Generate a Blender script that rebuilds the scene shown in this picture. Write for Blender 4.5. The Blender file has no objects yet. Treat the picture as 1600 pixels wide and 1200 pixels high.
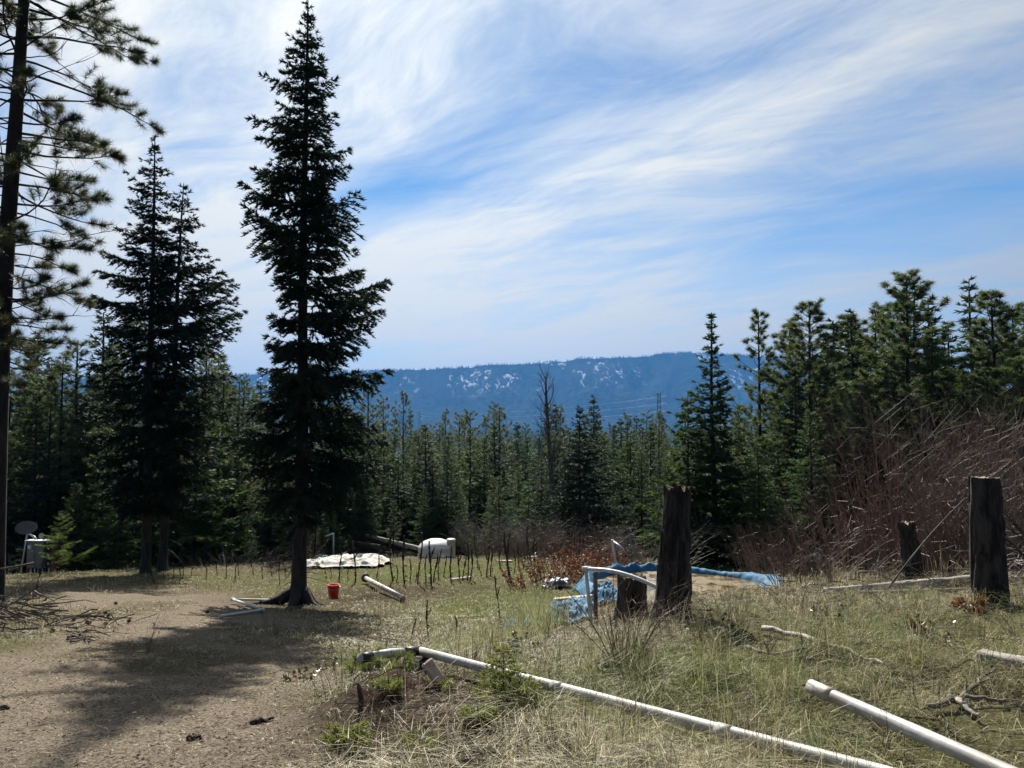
import bpy, math
import numpy as np
from mathutils import Vector, Matrix

# ------------------------------------------------------------------ camera, sky, sun, exposure
scene = bpy.context.scene
COL = scene.collection
PITCH = math.radians(2.86)
FPX = 1202.0
CAMZ = 1.70
cam_d = bpy.data.cameras.new('camera')
cam_d.sensor_width = 36.0
cam_d.lens = FPX / 1600 * 36
cam_d.clip_start = 0.05
cam_d.clip_end = 30000
cam = bpy.data.objects.new('camera', cam_d)
cam.location = (0, 0, CAMZ)
cam.rotation_euler = (math.pi / 2 + PITCH, 0, 0)
COL.objects.link(cam)
scene.camera = cam

SUN_AZ = math.radians(-10.0)      # measured from straight ahead (+Y), negative = towards the left
SUN_EL = math.radians(41.0)
to_sun = Vector((math.sin(SUN_AZ) * math.cos(SUN_EL), math.cos(SUN_AZ) * math.cos(SUN_EL), math.sin(SUN_EL)))

world = bpy.data.worlds.new('World')
scene.world = world
world.use_nodes = True
wn, wl = world.node_tree.nodes, world.node_tree.links
wn.clear()
def wnode(t, **kw):
    n = wn.new(t)
    for k, v in kw.items():
        setattr(n, k, v)
    return n
def wmath(op, a, b=None):
    n = wnode('ShaderNodeMath', operation=op)
    for i, s in enumerate((a, b)):
        if s is None: continue
        if isinstance(s, (int, float)): n.inputs[i].default_value = s
        else: wl.new(s, n.inputs[i])
    return n.outputs[0]
sky = wnode('ShaderNodeTexSky', sky_type='NISHITA')
sky.sun_disc = False
sky.sun_elevation = SUN_EL
sky.sun_rotation = SUN_AZ
sky.altitude = 900
sky.air_density = 1.0
sky.dust_density = 0.35
sky.ozone_density = 2.0
tc = wnode('ShaderNodeTexCoord')
sep = wnode('ShaderNodeSeparateXYZ'); wl.new(tc.outputs['Generated'], sep.inputs[0])
zc = wmath('ADD', wmath('MAXIMUM', sep.outputs[2], 0.0), 0.10)
cu = wmath('DIVIDE', sep.outputs[0], zc)
cv = wmath('DIVIDE', sep.outputs[1], zc)
comb = wnode('ShaderNodeCombineXYZ'); wl.new(cu, comb.inputs[0]); wl.new(cv, comb.inputs[1])
def wmap(src, rot, scale, loc=(0, 0, 0)):
    m = wnode('ShaderNodeMapping')
    m.inputs['Rotation'].default_value = (0, 0, math.radians(rot))
    m.inputs['Scale'].default_value = scale
    m.inputs['Location'].default_value = loc
    wl.new(src, m.inputs['Vector'])
    return m.outputs[0]
def wnoise(src, scale, detail, rough, dist=0.0):
    n = wnode('ShaderNodeTexNoise')
    n.inputs['Scale'].default_value = scale
    n.inputs['Detail'].default_value = detail
    n.inputs['Roughness'].default_value = rough
    n.inputs['Distortion'].default_value = dist
    wl.new(src, n.inputs['Vector'])
    return n
def wramp(src, stops):
    r = wnode('ShaderNodeMapRange'); r.interpolation_type = 'SMOOTHSTEP'
    r.inputs['From Min'].default_value, r.inputs['From Max'].default_value = stops
    wl.new(src, r.inputs['Value'])
    return r.outputs[0]
warp = wnoise(comb.outputs[0], 0.55, 3, 0.5)
wsub = wnode('ShaderNodeVectorMath', operation='SUBTRACT'); wl.new(warp.outputs['Color'], wsub.inputs[0]); wsub.inputs[1].default_value = (.5, .5, .5)
wsc = wnode('ShaderNodeVectorMath', operation='SCALE'); wl.new(wsub.outputs[0], wsc.inputs[0]); wsc.inputs['Scale'].default_value = 0.85
wadd = wnode('ShaderNodeVectorMath', operation='ADD'); wl.new(comb.outputs[0], wadd.inputs[0]); wl.new(wsc.outputs[0], wadd.inputs[1])
turned = wmap(wadd.outputs[0], -30, (1, 1, 1))
n_sheet = wnoise(wmap(turned, 0, (0.75, 0.34, 1), (3.5, 2.9, 0)), 1.0, 3, 0.5)
n_streak = wnoise(wmap(turned, 0, (2.0, 0.44, 1), (4.8, 5.2, 0)), 1.0, 12, 0.64, 0.45)
n_fine = wnoise(wmap(wmap(wadd.outputs[0], -58, (1, 1, 1)), 0, (4.6, 1.5, 1), (0.3, 2.2, 0)), 1.0, 12, 0.68, 0.5)
sheet = wramp(n_sheet.outputs['Fac'], (0.30, 0.58))
streak = wramp(n_streak.outputs['Fac'], (0.36, 0.66))
fine = wramp(n_fine.outputs['Fac'], (0.30, 0.70))
horizon = wramp(sep.outputs[2], (0.34, 0.02))
cl = wmath('ADD', wmath('MULTIPLY', sheet, 0.50), wmath('MULTIPLY', streak, wmath('ADD', wmath('MULTIPLY', sheet, 0.30), 0.14)))
cl = wmath('ADD', cl, wmath('MULTIPLY', wmath('SUBTRACT', fine, 0.45), wmath('ADD', wmath('MULTIPLY', sheet, 0.30), 0.16)))
cl = wmath('ADD', cl, wmath('MULTIPLY', horizon, 0.62))
cl = wmath('MINIMUM', wmath('MAXIMUM', cl, 0.0), 0.95)
SKY_STR = 0.05
# ice cloud scatters forward: brighter towards the sun
wdot = wnode('ShaderNodeVectorMath', operation='DOT_PRODUCT'); wl.new(tc.outputs['Generated'], wdot.inputs[0]); wdot.inputs[1].default_value = to_sun
glow = wnode('ShaderNodeMapRange')
for k_, v_ in zip(('From Min', 'From Max', 'To Min', 'To Max'), (0.25, 1.0, 0.0, 1.0)): glow.inputs[k_].default_value = v_
wl.new(wdot.outputs['Value'], glow.inputs['Value'])
ccol = wnode('ShaderNodeVectorMath', operation='SCALE'); ccol.inputs[0].default_value = (9.5, 9.6, 9.2); wl.new(wmath('ADD', wmath('MULTIPLY', wmath('POWER', glow.outputs[0], 1.7), 0.95), 0.20), ccol.inputs['Scale'])
skyc = wnode('ShaderNodeMix', data_type='RGBA', blend_type='MULTIPLY'); skyc.inputs[0].default_value = 1.0
wl.new(sky.outputs[0], skyc.inputs[6]); skyc.inputs[7].default_value = (0.52, 0.82, 1.0, 1)
cmix = wnode('ShaderNodeMix', data_type='RGBA')
wl.new(cl, cmix.inputs[0]); wl.new(skyc.outputs[2], cmix.inputs[6])
wl.new(ccol.outputs[0], cmix.inputs[7])
bg = wnode('ShaderNodeBackground'); bg.inputs['Strength'].default_value = SKY_STR
wl.new(cmix.outputs[2], bg.inputs['Color'])
wo = wnode('ShaderNodeOutputWorld'); wl.new(bg.outputs[0], wo.inputs['Surface'])
world.cycles.sampling_method = 'MANUAL'
world.cycles.sample_map_resolution = 512

sun_d = bpy.data.lights.new('sun', 'SUN')
sun_d.energy = 5.0
sun_d.angle = math.radians(0.55)
sun_d.color = (1.0, 0.95, 0.87)
sun = bpy.data.objects.new('sun', sun_d)
sun.rotation_euler = (-to_sun).to_track_quat('-Z', 'Y').to_euler()
sun.location = (0, 0, 60)
COL.objects.link(sun)

vs = scene.view_settings
scene.display_settings.display_device = 'sRGB'
vs.view_transform = 'Standard'
vs.look = 'None'
vs.exposure = 1.14
vs.gamma = 1.0
vs.use_curve_mapping = False
cy = scene.cycles
cy.max_bounces = 6
cy.diffuse_bounces = 2
cy.glossy_bounces = 2
cy.transmission_bounces = 3
cy.volume_bounces = 0
cy.transparent_max_bounces = 8
cy.use_denoising = True
cy.use_adaptive_sampling = True
cy.adaptive_threshold = 0.02
cy.sample_clamp_indirect = 4.0

# ------------------------------------------------------------------ helpers
R = np.random.default_rng(11)
pi = math.pi
cp, sp_ = math.cos(PITCH), math.sin(PITCH)
def W(px, py, d):
    """a point of the place: seen in direction (px, py) of the photograph, d metres ahead of the camera"""
    u, v = (px - 800) / FPX, (600 - py) / FPX
    k = d / (cp - v * sp_)
    return np.array((u * k, d, CAMZ + k * (sp_ + v * cp)))
def nrm(a):
    return a / np.maximum(np.linalg.norm(a, axis=-1, keepdims=True), 1e-9)
def runit(n, rng):
    return nrm(rng.normal(size=(n, 3)))
def hash2(ix, iy, seed=0):
    h = (ix.astype(np.int64) * 374761393 + iy.astype(np.int64) * 668265263 + seed * 974711) & 0x7fffffff
    h = ((h ^ (h >> 13)) * 1274126177) & 0x7fffffff
    h = (h ^ (h >> 16)) & 0xffff
    return h / 65535.0
def vnoise(x, y, seed=0):
    x = np.asarray(x, float); y = np.asarray(y, float)
    ix, iy = np.floor(x), np.floor(y)
    fx, fy = x - ix, y - iy
    fx, fy = fx * fx * (3 - 2 * fx), fy * fy * (3 - 2 * fy)
    a = hash2(ix, iy, seed); b = hash2(ix + 1, iy, seed); c = hash2(ix, iy + 1, seed); d = hash2(ix + 1, iy + 1, seed)
    return (a * (1 - fx) + b * fx) * (1 - fy) + (c * (1 - fx) + d * fx) * fy
def fbm(x, y, seed=0, o=4):
    t, a, s = 0, 0.5, 0
    for i in range(o):
        t = t + a * vnoise(x * 2 ** i, y * 2 ** i, seed + i * 7); s += a; a *= .5
    return t / s
def sstep(a, b, x):
    t = np.clip((np.asarray(x, float) - a) / (b - a), 0, 1)
    return t * t * (3 - 2 * t)

class MB:
    """collects triangles and quads (and one number per vertex) and links them as ONE mesh object"""
    def __init__(s):
        s.v, s.t, s.q, s.a, s.n = [], [], [], [], 0
    def add(s, v, tris=None, quads=None, a=0.5):
        v = np.asarray(v, float).reshape(-1, 3)
        s.v.append(v)
        s.a.append(np.broadcast_to(np.asarray(a, float), (len(v),)) if np.ndim(a) == 0 else np.asarray(a, float))
        if tris is not None and len(tris): s.t.append(np.asarray(tris, np.int64).reshape(-1, 3) + s.n)
        if quads is not None and len(quads): s.q.append(np.asarray(quads, np.int64).reshape(-1, 4) + s.n)
        s.n += len(v)
    def mesh(s, name, mat, smooth=False):
        me = bpy.data.meshes.new(name)
        v = np.concatenate(s.v) if s.v else np.zeros((0, 3))
        t = np.concatenate(s.t) if s.t else np.zeros((0, 3), np.int64)
        q = np.concatenate(s.q) if s.q else np.zeros((0, 4), np.int64)
        me.vertices.add(len(v)); me.vertices.foreach_set('co', v.astype(np.float32).ravel())
        me.loops.add(t.size + q.size)
        me.loops.foreach_set('vertex_index', np.concatenate((t.ravel(), q.ravel())).astype(np.int32))
        me.polygons.add(len(t) + len(q))
        tot = np.concatenate((np.full(len(t), 3), np.full(len(q), 4))).astype(np.int32)
        st = np.concatenate(([0], np.cumsum(tot)[:-1])).astype(np.int32) if len(tot) else tot
        me.polygons.foreach_set('loop_start', st); me.polygons.foreach_set('loop_total', tot)
        me.polygons.foreach_set('use_smooth', np.full(len(tot), smooth))
        at = me.attributes.new('rnd', 'FLOAT', 'POINT')
        at.data.foreach_set('value', (np.concatenate(s.a) if s.a else np.zeros(0)).astype(np.float32))
        me.update(calc_edges=True)
        if mat: me.materials.append(mat)
        return me
    def build(s, name, mat, parent=None, smooth=False, loc=None):
        return link(name, s.mesh(name, mat, smooth), parent, loc)
def link(name, me, parent=None, loc=None, rot=None, scale=None):
    o = bpy.data.objects.new(name, me)
    COL.objects.link(o)
    if parent is not None: o.parent = parent
    if loc is not None: o.location = [float(c) for c in loc]
    if rot is not None: o.rotation_euler = rot
    if scale is not None: o.scale = scale if hasattr(scale, '__len__') else (scale,) * 3
    return o
def tag(o, label, cat, group=None):
    o['label'] = label; o['category'] = cat
    if group: o['group'] = group
    return o
def thing(name, label, cat, loc=(0, 0, 0), rotz=0.0, group=None, scale=None):
    o = link(name, None, None, loc, (0, 0, rotz), scale)
    o.empty_display_size = 0.2
    return tag(o, label, cat, group)
def setting(o):
    o['kind'] = 'structure'; return o
def stuff(o, label, cat):
    o['kind'] = 'stuff'; o['label'] = label; o['category'] = cat; return o

def tubes(mb, P, rad, sides=4, a=0.5, cap=True):
    """N tapering tubes at once: P (N,K,3), rad (N,K)"""
    P = np.asarray(P, float); rad = np.asarray(rad, float)
    if P.ndim == 2: P = P[None]; rad = rad[None]
    N, K, _ = P.shape
    T = np.empty_like(P)
    T[:, 1:-1] = P[:, 2:] - P[:, :-2]; T[:, 0] = P[:, 1] - P[:, 0]; T[:, -1] = P[:, -1] - P[:, -2]
    T = nrm(T)
    m = nrm(P[:, -1] - P[:, 0])
    ref = np.where(np.abs(m[:, 2:3]) > 0.8, np.array([[1.0, 0, 0]]), np.array([[0, 0, 1.0]]))
    A = nrm(np.cross(T, ref[:, None, :])); B = np.cross(T, A)
    th = np.arange(sides) * 2 * pi / sides
    V = P[:, :, None, :] + rad[:, :, None, None] * (A[:, :, None, :] * np.cos(th)[None, None, :, None] + B[:, :, None, :] * np.sin(th)[None, None, :, None])
    idx = np.arange(N * K * sides).reshape(N, K, sides)
    nx = np.roll(idx, -1, axis=2)
    Q = np.stack((idx[:, :-1], nx[:, :-1], nx[:, 1:], idx[:, 1:]), -1).reshape(-1, 4)
    av = np.repeat(np.broadcast_to(np.asarray(a, float), (N,)), K * sides) if np.ndim(a) <= 1 else a
    tris = None
    if cap and sides > 3:
        k = np.arange(1, sides - 1)
        t1 = np.stack((np.broadcast_to(idx[:, -1, :1], (N, sides - 2)), idx[:, -1, k], idx[:, -1, k + 1]), -1).reshape(-1, 3)
        t0 = np.stack((np.broadcast_to(idx[:, 0, :1], (N, sides - 2)), idx[:, 0, k + 1], idx[:, 0, k]), -1).reshape(-1, 3)
        tris = np.concatenate((t0, t1))
    mb.add(V.reshape(-1, 3), tris, Q, av)
def sprays(mb, base, d, ln, wd, a, rng):
    """N narrow leaf-shaped faces"""
    N = len(base)
    sd = nrm(np.cross(d, runit(N, rng)))
    up = np.cross(sd, d)
    m = base + d * (ln * 0.5)[:, None] + up * (wd * 0.12)[:, None]
    V = np.stack((base, m + sd * (wd / 2)[:, None], base + d * ln[:, None], m - sd * (wd / 2)[:, None]), 1).reshape(-1, 3)
    mb.add(V, None, np.arange(N * 4).reshape(N, 4), np.repeat(a, 4))
def needles(mb, base, d, ln, wd, a, rng):
    N = len(base)
    sd = nrm(np.cross(d, runit(N, rng)))
    V = np.stack((base + sd * (wd / 2)[:, None], base - sd * (wd / 2)[:, None], base + d * ln[:, None]), 1).reshape(-1, 3)
    mb.add(V, np.arange(N * 3).reshape(N, 3), None, np.repeat(a, 3))
def leaves(mb, base, d, ln, wd, a, rng):
    """N leaves folded along the midrib, six points each"""
    N = len(base)
    sd = nrm(np.cross(d, nrm(runit(N, rng) + np.array((0, 0, 1.2)))))
    up = np.cross(sd, d)
    c1 = base + d * (ln * .35)[:, None]; c2 = base + d * (ln * .75)[:, None]; tip = base + d * ln[:, None]
    o = sd * (wd / 2)[:, None] + up * (wd * .15)[:, None]; p = -sd * (wd / 2)[:, None] + up * (wd * .15)[:, None]
    V = np.stack((base, c1 + o, c2 + o * .8, tip, c2 + p * .8, c1 + p), 1).reshape(-1, 3)
    b = np.arange(N)[:, None] * 6
    Q = np.concatenate((b + np.array([[0, 1, 2, 3]]), b + np.array([[0, 3, 4, 5]])))
    mb.add(V, None, Q, np.repeat(a, 6))
def blades(mb, base, h, lean, ld, wd, a, rng):
    """N bent grass blades: quad + tip"""
    N = len(base)
    sd = nrm(np.cross(ld, np.array((0, 0, 1.0))) + .4 * rng.normal(size=(N, 3)) * np.array((1, 1, .2)))
    upv = np.array((0, 0, 1.0))
    p1 = base + upv * (h * .55)[:, None] + ld * (h * lean * .3)[:, None]
    p2 = base + upv * (h * np.maximum(1 - .45 * lean, .12))[:, None] + ld * (h * lean)[:, None]
    w = (wd / 2)[:, None]
    V = np.stack((base - sd * w, base + sd * w, p1 + sd * w * .85, p1 - sd * w * .85, p2), 1).reshape(-1, 3)
    b = np.arange(N)[:, None] * 5
    mb.add(V, b + np.array([[3, 2, 4]]), b + np.array([[0, 1, 2, 3]]), np.repeat(a, 5))
def box(mb, c, s, rz=0.0, bev=0.0, a=0.5):
    x, y, z = [k / 2 for k in s]
    b = min(bev, x, y, z)
    if b > 0:
        pts = []
        for sx in (-1, 1):
            for sy in (-1, 1):
                for sz in (-1, 1):
                    pts += [(sx * x, sy * (y - b), sz * (z - b)), (sx * (x - b), sy * y, sz * (z - b)), (sx * (x - b), sy * (y - b), sz * z)]
        import bmesh
        bm = bmesh.new()
        for p in pts: bm.verts.new(p)
        bmesh.ops.convex_hull(bm, input=bm.verts)
        bm.verts.ensure_lookup_table()
        V = np.array([v.co[:] for v in bm.verts]); bm.verts.index_update()
        T = [[v.index for v in f.verts] for f in bm.faces]
        t3 = [f for f in T if len(f) == 3]; q4 = [f for f in T if len(f) == 4]
        bm.free()
    else:
        V = np.array([(i, j, k) for i in (-x, x) for j in (-y, y) for k in (-z, z)])
        t3, q4 = None, [(0, 1, 3, 2), (4, 6, 7, 5), (0, 4, 5, 1), (2, 3, 7, 6), (0, 2, 6, 4), (1, 5, 7, 3)]
    cr, sr = math.cos(rz), math.sin(rz)
    V = V @ np.array(((cr, sr, 0), (-sr, cr, 0), (0, 0, 1))) + np.asarray(c, float)
    mb.add(V, t3, q4, a)
def lathe(mb, prof, seg=32, c=(0, 0, 0), sx=1.0, sy=1.0, a=0.5):
    prof = np.asarray(prof, float)
    th = np.arange(seg) * 2 * pi / seg
    V = np.stack((prof[:, 0:1] * np.cos(th) * sx, prof[:, 0:1] * np.sin(th) * sy, np.repeat(prof[:, 1:2], seg, 1)), -1).reshape(-1, 3) + np.asarray(c, float)
    K = len(prof)
    i = np.arange(K * seg).reshape(K, seg); n = np.roll(i, -1, 1)
    mb.add(V, None, np.stack((i[:-1], n[:-1], n[1:], i[1:]), -1).reshape(-1, 4), a)

# ------------------------------------------------------------------ materials
def newmat(name):
    m = bpy.data.materials.new(name); m.use_nodes = True
    nt = m.node_tree; nt.nodes.clear()
    return m, nt.nodes, nt.links
def srgb(*c):
    return tuple(((x / 255) / 12.92 if x / 255 < .04045 else ((x / 255 + .055) / 1.055) ** 2.4) for x in c) + (1,)
def mixc(N, L, fac, a, b):
    m = N.new('ShaderNodeMix'); m.data_type = 'RGBA'
    if isinstance(fac, (int, float)): m.inputs[0].default_value = fac
    else: L.new(fac, m.inputs[0])
    for i, c in ((6, a), (7, b)):
        if isinstance(c, tuple): m.inputs[i].default_value = c
        else: L.new(c, m.inputs[i])
    return m.outputs[2]
def noise(N, L, vec, scale, detail=5, rough=.55, dist=0):
    n = N.new('ShaderNodeTexNoise')
    n.inputs['Scale'].default_value = scale; n.inputs['Detail'].default_value = detail
    n.inputs['Roughness'].default_value = rough; n.inputs['Distortion'].default_value = dist
    if vec is not None: L.new(vec, n.inputs['Vector'])
    return n.outputs['Fac']
def mrange(N, L, v, a, b, c=0.0, d=1.0):
    r = N.new('ShaderNodeMapRange'); r.interpolation_type = 'SMOOTHSTEP'
    for k, x in zip(('From Min', 'From Max', 'To Min', 'To Max'), (a, b, c, d)): r.inputs[k].default_value = x
    L.new(v, r.inputs['Value']); return r.outputs[0]
def coords(N, L, stretch=(1, 1, 1)):
    t = N.new('ShaderNodeTexCoord'); m = N.new('ShaderNodeMapping'); m.inputs['Scale'].default_value = stretch
    L.new(t.outputs['Object'], m.inputs['Vector']); return m.outputs[0]
def attr(N, name):
    a = N.new('ShaderNodeAttribute'); a.attribute_name = name; return a
def pmat(name, c1, c2, scale=6.0, rough=.8, bump=0.0, stretch=(1, 1, 1), c3=None, spec=.3, metal=0.0, lo=.35, hi=.65, dist=0.3, spots=None, bscale=None):
    """two or three colours mixed by noise, with relief"""
    m, N, L = newmat(name)
    v = coords(N, L, stretch)
    f = noise(N, L, v, scale, 7, .6, dist)
    col = mixc(N, L, mrange(N, L, f, lo, hi), tuple(c1) + (1,), tuple(c2) + (1,))
    if c3:
        f3 = noise(N, L, v, scale * .31, 4, .6)
        col = mixc(N, L, mrange(N, L, f3, .5, .68), col, tuple(c3) + (1,))
    b = N.new('ShaderNodeBsdfPrincipled')
    L.new(col, b.inputs['Base Color'])
    b.inputs['Roughness'].default_value = rough; b.inputs['Metallic'].default_value = metal
    b.inputs['Specular IOR Level'].default_value = spec
    if bump:
        bp = N.new('ShaderNodeBump'); bp.inputs['Strength'].default_value = min(bump, 1.0); bp.inputs['Distance'].default_value = .02 * max(bump, 1)
        fb = noise(N, L, v, bscale or scale * 1.7, 8, .65, dist)
        L.new(fb, bp.inputs['Height']); L.new(bp.outputs[0], b.inputs['Normal'])
    o = N.new('ShaderNodeOutputMaterial'); L.new(b.outputs[0], o.inputs['Surface'])
    return m
def leafmat(name, ca, cb, trans=0.3, rough=.6, objvar=.38, cc=None, spec=.25):
    """foliage: colour varies by piece and by plant, light passes through"""
    m, N, L = newmat(name)
    a = attr(N, 'rnd').outputs['Fac']
    col = mixc(N, L, a, tuple(ca) + (1,), tuple(cb) + (1,))
    if cc: col = mixc(N, L, mrange(N, L, a, .8, .97), col, tuple(cc) + (1,))
    oi = N.new('ShaderNodeObjectInfo')
    hs = N.new('ShaderNodeHueSaturation')
    L.new(col, hs.inputs['Color'])
    L.new(mrange(N, L, oi.outputs['Random'], 0, 1, 1 - objvar, 1 + objvar), hs.inputs['Value'])
    mm = N.new('ShaderNodeMath'); mm.operation = 'MULTIPLY'; L.new(oi.outputs['Random'], mm.inputs[0]); mm.inputs[1].default_value = 7.31
    fr = N.new('ShaderNodeMath'); fr.operation = 'FRACT'; L.new(mm.outputs[0], fr.inputs[0])
    L.new(mrange(N, L, fr.outputs[0], 0, 1, .475, .52), hs.inputs['Hue'])
    b = N.new('ShaderNodeBsdfPrincipled'); L.new(hs.outputs[0], b.inputs['Base Color'])
    b.inputs['Roughness'].default_value = rough; b.inputs['Specular IOR Level'].default_value = spec
    t = N.new('ShaderNodeBsdfTranslucent')
    tcol = mixc(N, L, .5, hs.outputs[0], tuple(x * 1.5 for x in (cb[0] * 1.15, cb[1] * 1.1, cb[2] * .6)) + (1,))
    L.new(tcol, t.inputs['Color'])
    mx = N.new('ShaderNodeMixShader'); mx.inputs[0].default_value = trans
    L.new(b.outputs[0], mx.inputs[1]); L.new(t.outputs[0], mx.inputs[2])
    o = N.new('ShaderNodeOutputMaterial'); L.new(mx.outputs[0], o.inputs['Surface'])
    return m

M = {}
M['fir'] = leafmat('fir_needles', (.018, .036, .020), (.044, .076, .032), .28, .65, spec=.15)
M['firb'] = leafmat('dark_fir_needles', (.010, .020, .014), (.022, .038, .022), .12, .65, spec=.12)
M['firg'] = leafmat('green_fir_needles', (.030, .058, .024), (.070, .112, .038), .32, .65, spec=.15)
M['pine'] = leafmat('pine_needles', (.038, .060, .028), (.095, .125, .050), .32, .55, .2)
M['pineh'] = leafmat('tall_pine_needles', (.030, .042, .024), (.075, .088, .044), .25, .5, .1, cc=(.12, .09, .05))
M['young'] = leafmat('young_needles', (.06, .11, .03), (.15, .22, .05), .4, .5, .15)
M['seedling'] = leafmat('seedling_needles', (.080, .108, .034), (.18, .21, .062), .38, .5, .15)
M['bark'] = pmat('conifer_bark', (.012, .010, .009), (.045, .037, .031), 9, .9, 1.5, (1, 1, .22), c3=(.028, .026, .024))
M['pinebark'] = pmat('pine_bark', (.006, .005, .005), (.026, .020, .017), 7, .9, 1.8, (1, 1, .3))
M['char'] = pmat('charred_bark', (.007, .006, .006), (.060, .048, .040), 11, .9, 2.5, (1, 1, .25), c3=(.018, .015, .014))
M['burnt'] = pmat('burnt_wood', (.005, .005, .005), (.022, .018, .016), 14, .9, 2.5, (1, 1, .3))
M['cutwood'] = pmat('weathered_cut_wood', (.16, .12, .085), (.30, .24, .17), 14, .85, .5, (3, 3, 1))
M['twig'] = pmat('bare_twigs', (.085, .068, .058), (.23, .195, .165), 3, .6, 0, (1, 1, 1))
M['redtwig'] = pmat('reddish_twigs', (.105, .058, .046), (.25, .165, .13), 3, .55)
M['darktwig'] = pmat('dark_dry_stalk', (.028, .020, .016), (.075, .055, .042), 9, .9)
M['greywood'] = pmat('grey_weathered_wood', (.20, .175, .15), (.42, .38, .33), 10, .85, .8, (1, 1, .3))
M['slash'] = pmat('slash_sticks', (.055, .042, .035), (.17, .14, .115), 4, .9, .5)
M['palewood'] = pmat('pale_split_wood', (.36, .25, .18), (.55, .42, .31), 12, .8, .6, (1, 1, .3))
M['plank'] = pmat('plank_wood', (.34, .22, .12), (.50, .36, .22), 8, .75, .4, (.3, 4, 4))
M['pvc'] = pmat('white_pvc', (.30, .285, .26), (.46, .45, .42), 7, .5, .08, (1, 1, 1), c3=(.27, .235, .19), spec=.4)
M['pvcthin'] = pmat('thin_white_pvc', (.42, .42, .41), (.52, .52, .50), 4, .45, 0, spec=.45)
M['tape'] = pmat('black_tape', (.012, .012, .013), (.028, .028, .03), 20, .45, .2)
M['hole'] = pmat('dark_pipe_inside', (.02, .02, .02), (.04, .04, .04), 5, .9)
M['red'] = pmat('red_plastic', (.60, .018, .012), (.70, .03, .018), 4, .4, 0, spec=.5)
M['tank'] = pmat('white_poly_tank', (.50, .49, .46), (.58, .57, .54), 3, .5, .05, c3=(.60, .58, .52))
M['canvas'] = pmat('white_sheeting', (.40, .38, .33), (.54, .52, .48), 2.5, .75, .3, c3=(.30, .265, .21), spec=.2)
M['teal'] = pmat('teal_tarp', (.10, .24, .26), (.20, .36, .36), 4, .5, .2)
M['darkcloth'] = pmat('dark_bundle', (.02, .022, .026), (.06, .065, .075), 5, .7, .2)
M['blue'] = pmat('blue_tarp', (.010, .085, .18), (.025, .15, .27), 3, .7, .25, c3=(.07, .17, .23), spec=.2)
M['navy'] = pmat('dark_blue_tarp', (.018, .035, .06), (.05, .09, .13), 4, .4, .2, spec=.5)
M['cabinet'] = pmat('grey_cabinet_paint', (.12, .135, .145), (.15, .165, .175), 4, .45, 0, spec=.4)
M['metal'] = pmat('galvanised_metal', (.42, .43, .44), (.56, .57, .58), 6, .4, 0, metal=.7)
M['dish'] = pmat('dish_paint', (.085, .08, .075), (.11, .105, .10), 5, .6)
M['postwood'] = pmat('red_brown_post', (.075, .028, .020), (.14, .055, .038), 7, .8, .4, (1, 1, .2))
M['darkbox'] = pmat('dark_electrical_box', (.03, .032, .035), (.05, .052, .055), 5, .5)
M['white'] = pmat('white_enamel', (.66, .66, .66), (.74, .74, .74), 5, .4)
M['steel'] = pmat('tower_steel', (.16, .17, .18), (.22, .23, .24), .3, .6, metal=.3)
M['redleaf'] = leafmat('red_brown_leaves', (.055, .018, .012), (.15, .050, .028), .3, .5, .1, cc=(.26, .15, .10))
M['darkleaf'] = leafmat('dark_glossy_leaves', (.030, .040, .018), (.080, .085, .030), .2, .3, .1, cc=(.25, .07, .03), spec=.5)
M['sage'] = leafmat('grey_green_stems', (.13, .15, .09), (.27, .29, .19), .3, .7, .1)
M['cone'] = pmat('pine_cone', (.025, .017, .012), (.07, .045, .03), 20, .9)
M['stone'] = pmat('grey_stone', (.18, .17, .16), (.34, .33, .31), 6, .9, .6)

def grassmat():
    m, N, L = newmat('grass_blades')
    a = attr(N, 'rnd').outputs['Fac']
    r = N.new('ShaderNodeValToRGB'); L.new(a, r.inputs[0])
    e = r.color_ramp.elements
    e[0].position, e[0].color = 0.0, (.07, .058, .04, 1)
    e[1].position, e[1].color = 1.0, (.065, .10, .026, 1)
    for p, c in ((.2, (.14, .112, .068, 1)), (.42, (.48, .415, .26, 1)), (.55, (.45, .395, .22, 1)), (.7, (.20, .215, .06, 1)), (.85, (.125, .165, .038, 1))):
        x = r.color_ramp.elements.new(p); x.color = c
    b = N.new('ShaderNodeBsdfPrincipled'); L.new(r.outputs[0], b.inputs['Base Color']); b.inputs['Roughness'].default_value = .55
    b.inputs['Specular IOR Level'].default_value = .3
    t = N.new('ShaderNodeBsdfTranslucent'); L.new(r.outputs[0], t.inputs['Color'])
    mx = N.new('ShaderNodeMixShader'); mx.inputs[0].default_value = .3
    L.new(b.outputs[0], mx.inputs[1]); L.new(t.outputs[0], mx.inputs[2])
    o = N.new('ShaderNodeOutputMaterial'); L.new(mx.outputs[0], o.inputs['Surface'])
    return m
M['grass'] = grassmat()
def littermat():
    m, N, L = newmat('litter_flecks')
    a = attr(N, 'rnd').outputs['Fac']
    r = N.new('ShaderNodeValToRGB'); L.new(a, r.inputs[0])
    e = r.color_ramp.elements
    e[0].position, e[0].color = 0.0, (.05, .035, .026, 1)
    e[1].position, e[1].color = 1.0, (.55, .48, .37, 1)
    for p, c in ((.35, (.12, .082, .054, 1)), (.7, (.21, .16, .108, 1))):
        x = r.color_ramp.elements.new(p); x.color = c
    b = N.new('ShaderNodeBsdfPrincipled'); L.new(r.outputs[0], b.inputs['Base Color']); b.inputs['Roughness'].default_value = .8
    o = N.new('ShaderNodeOutputMaterial'); L.new(b.outputs[0], o.inputs['Surface'])
    return m
M['litter'] = littermat()

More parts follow.
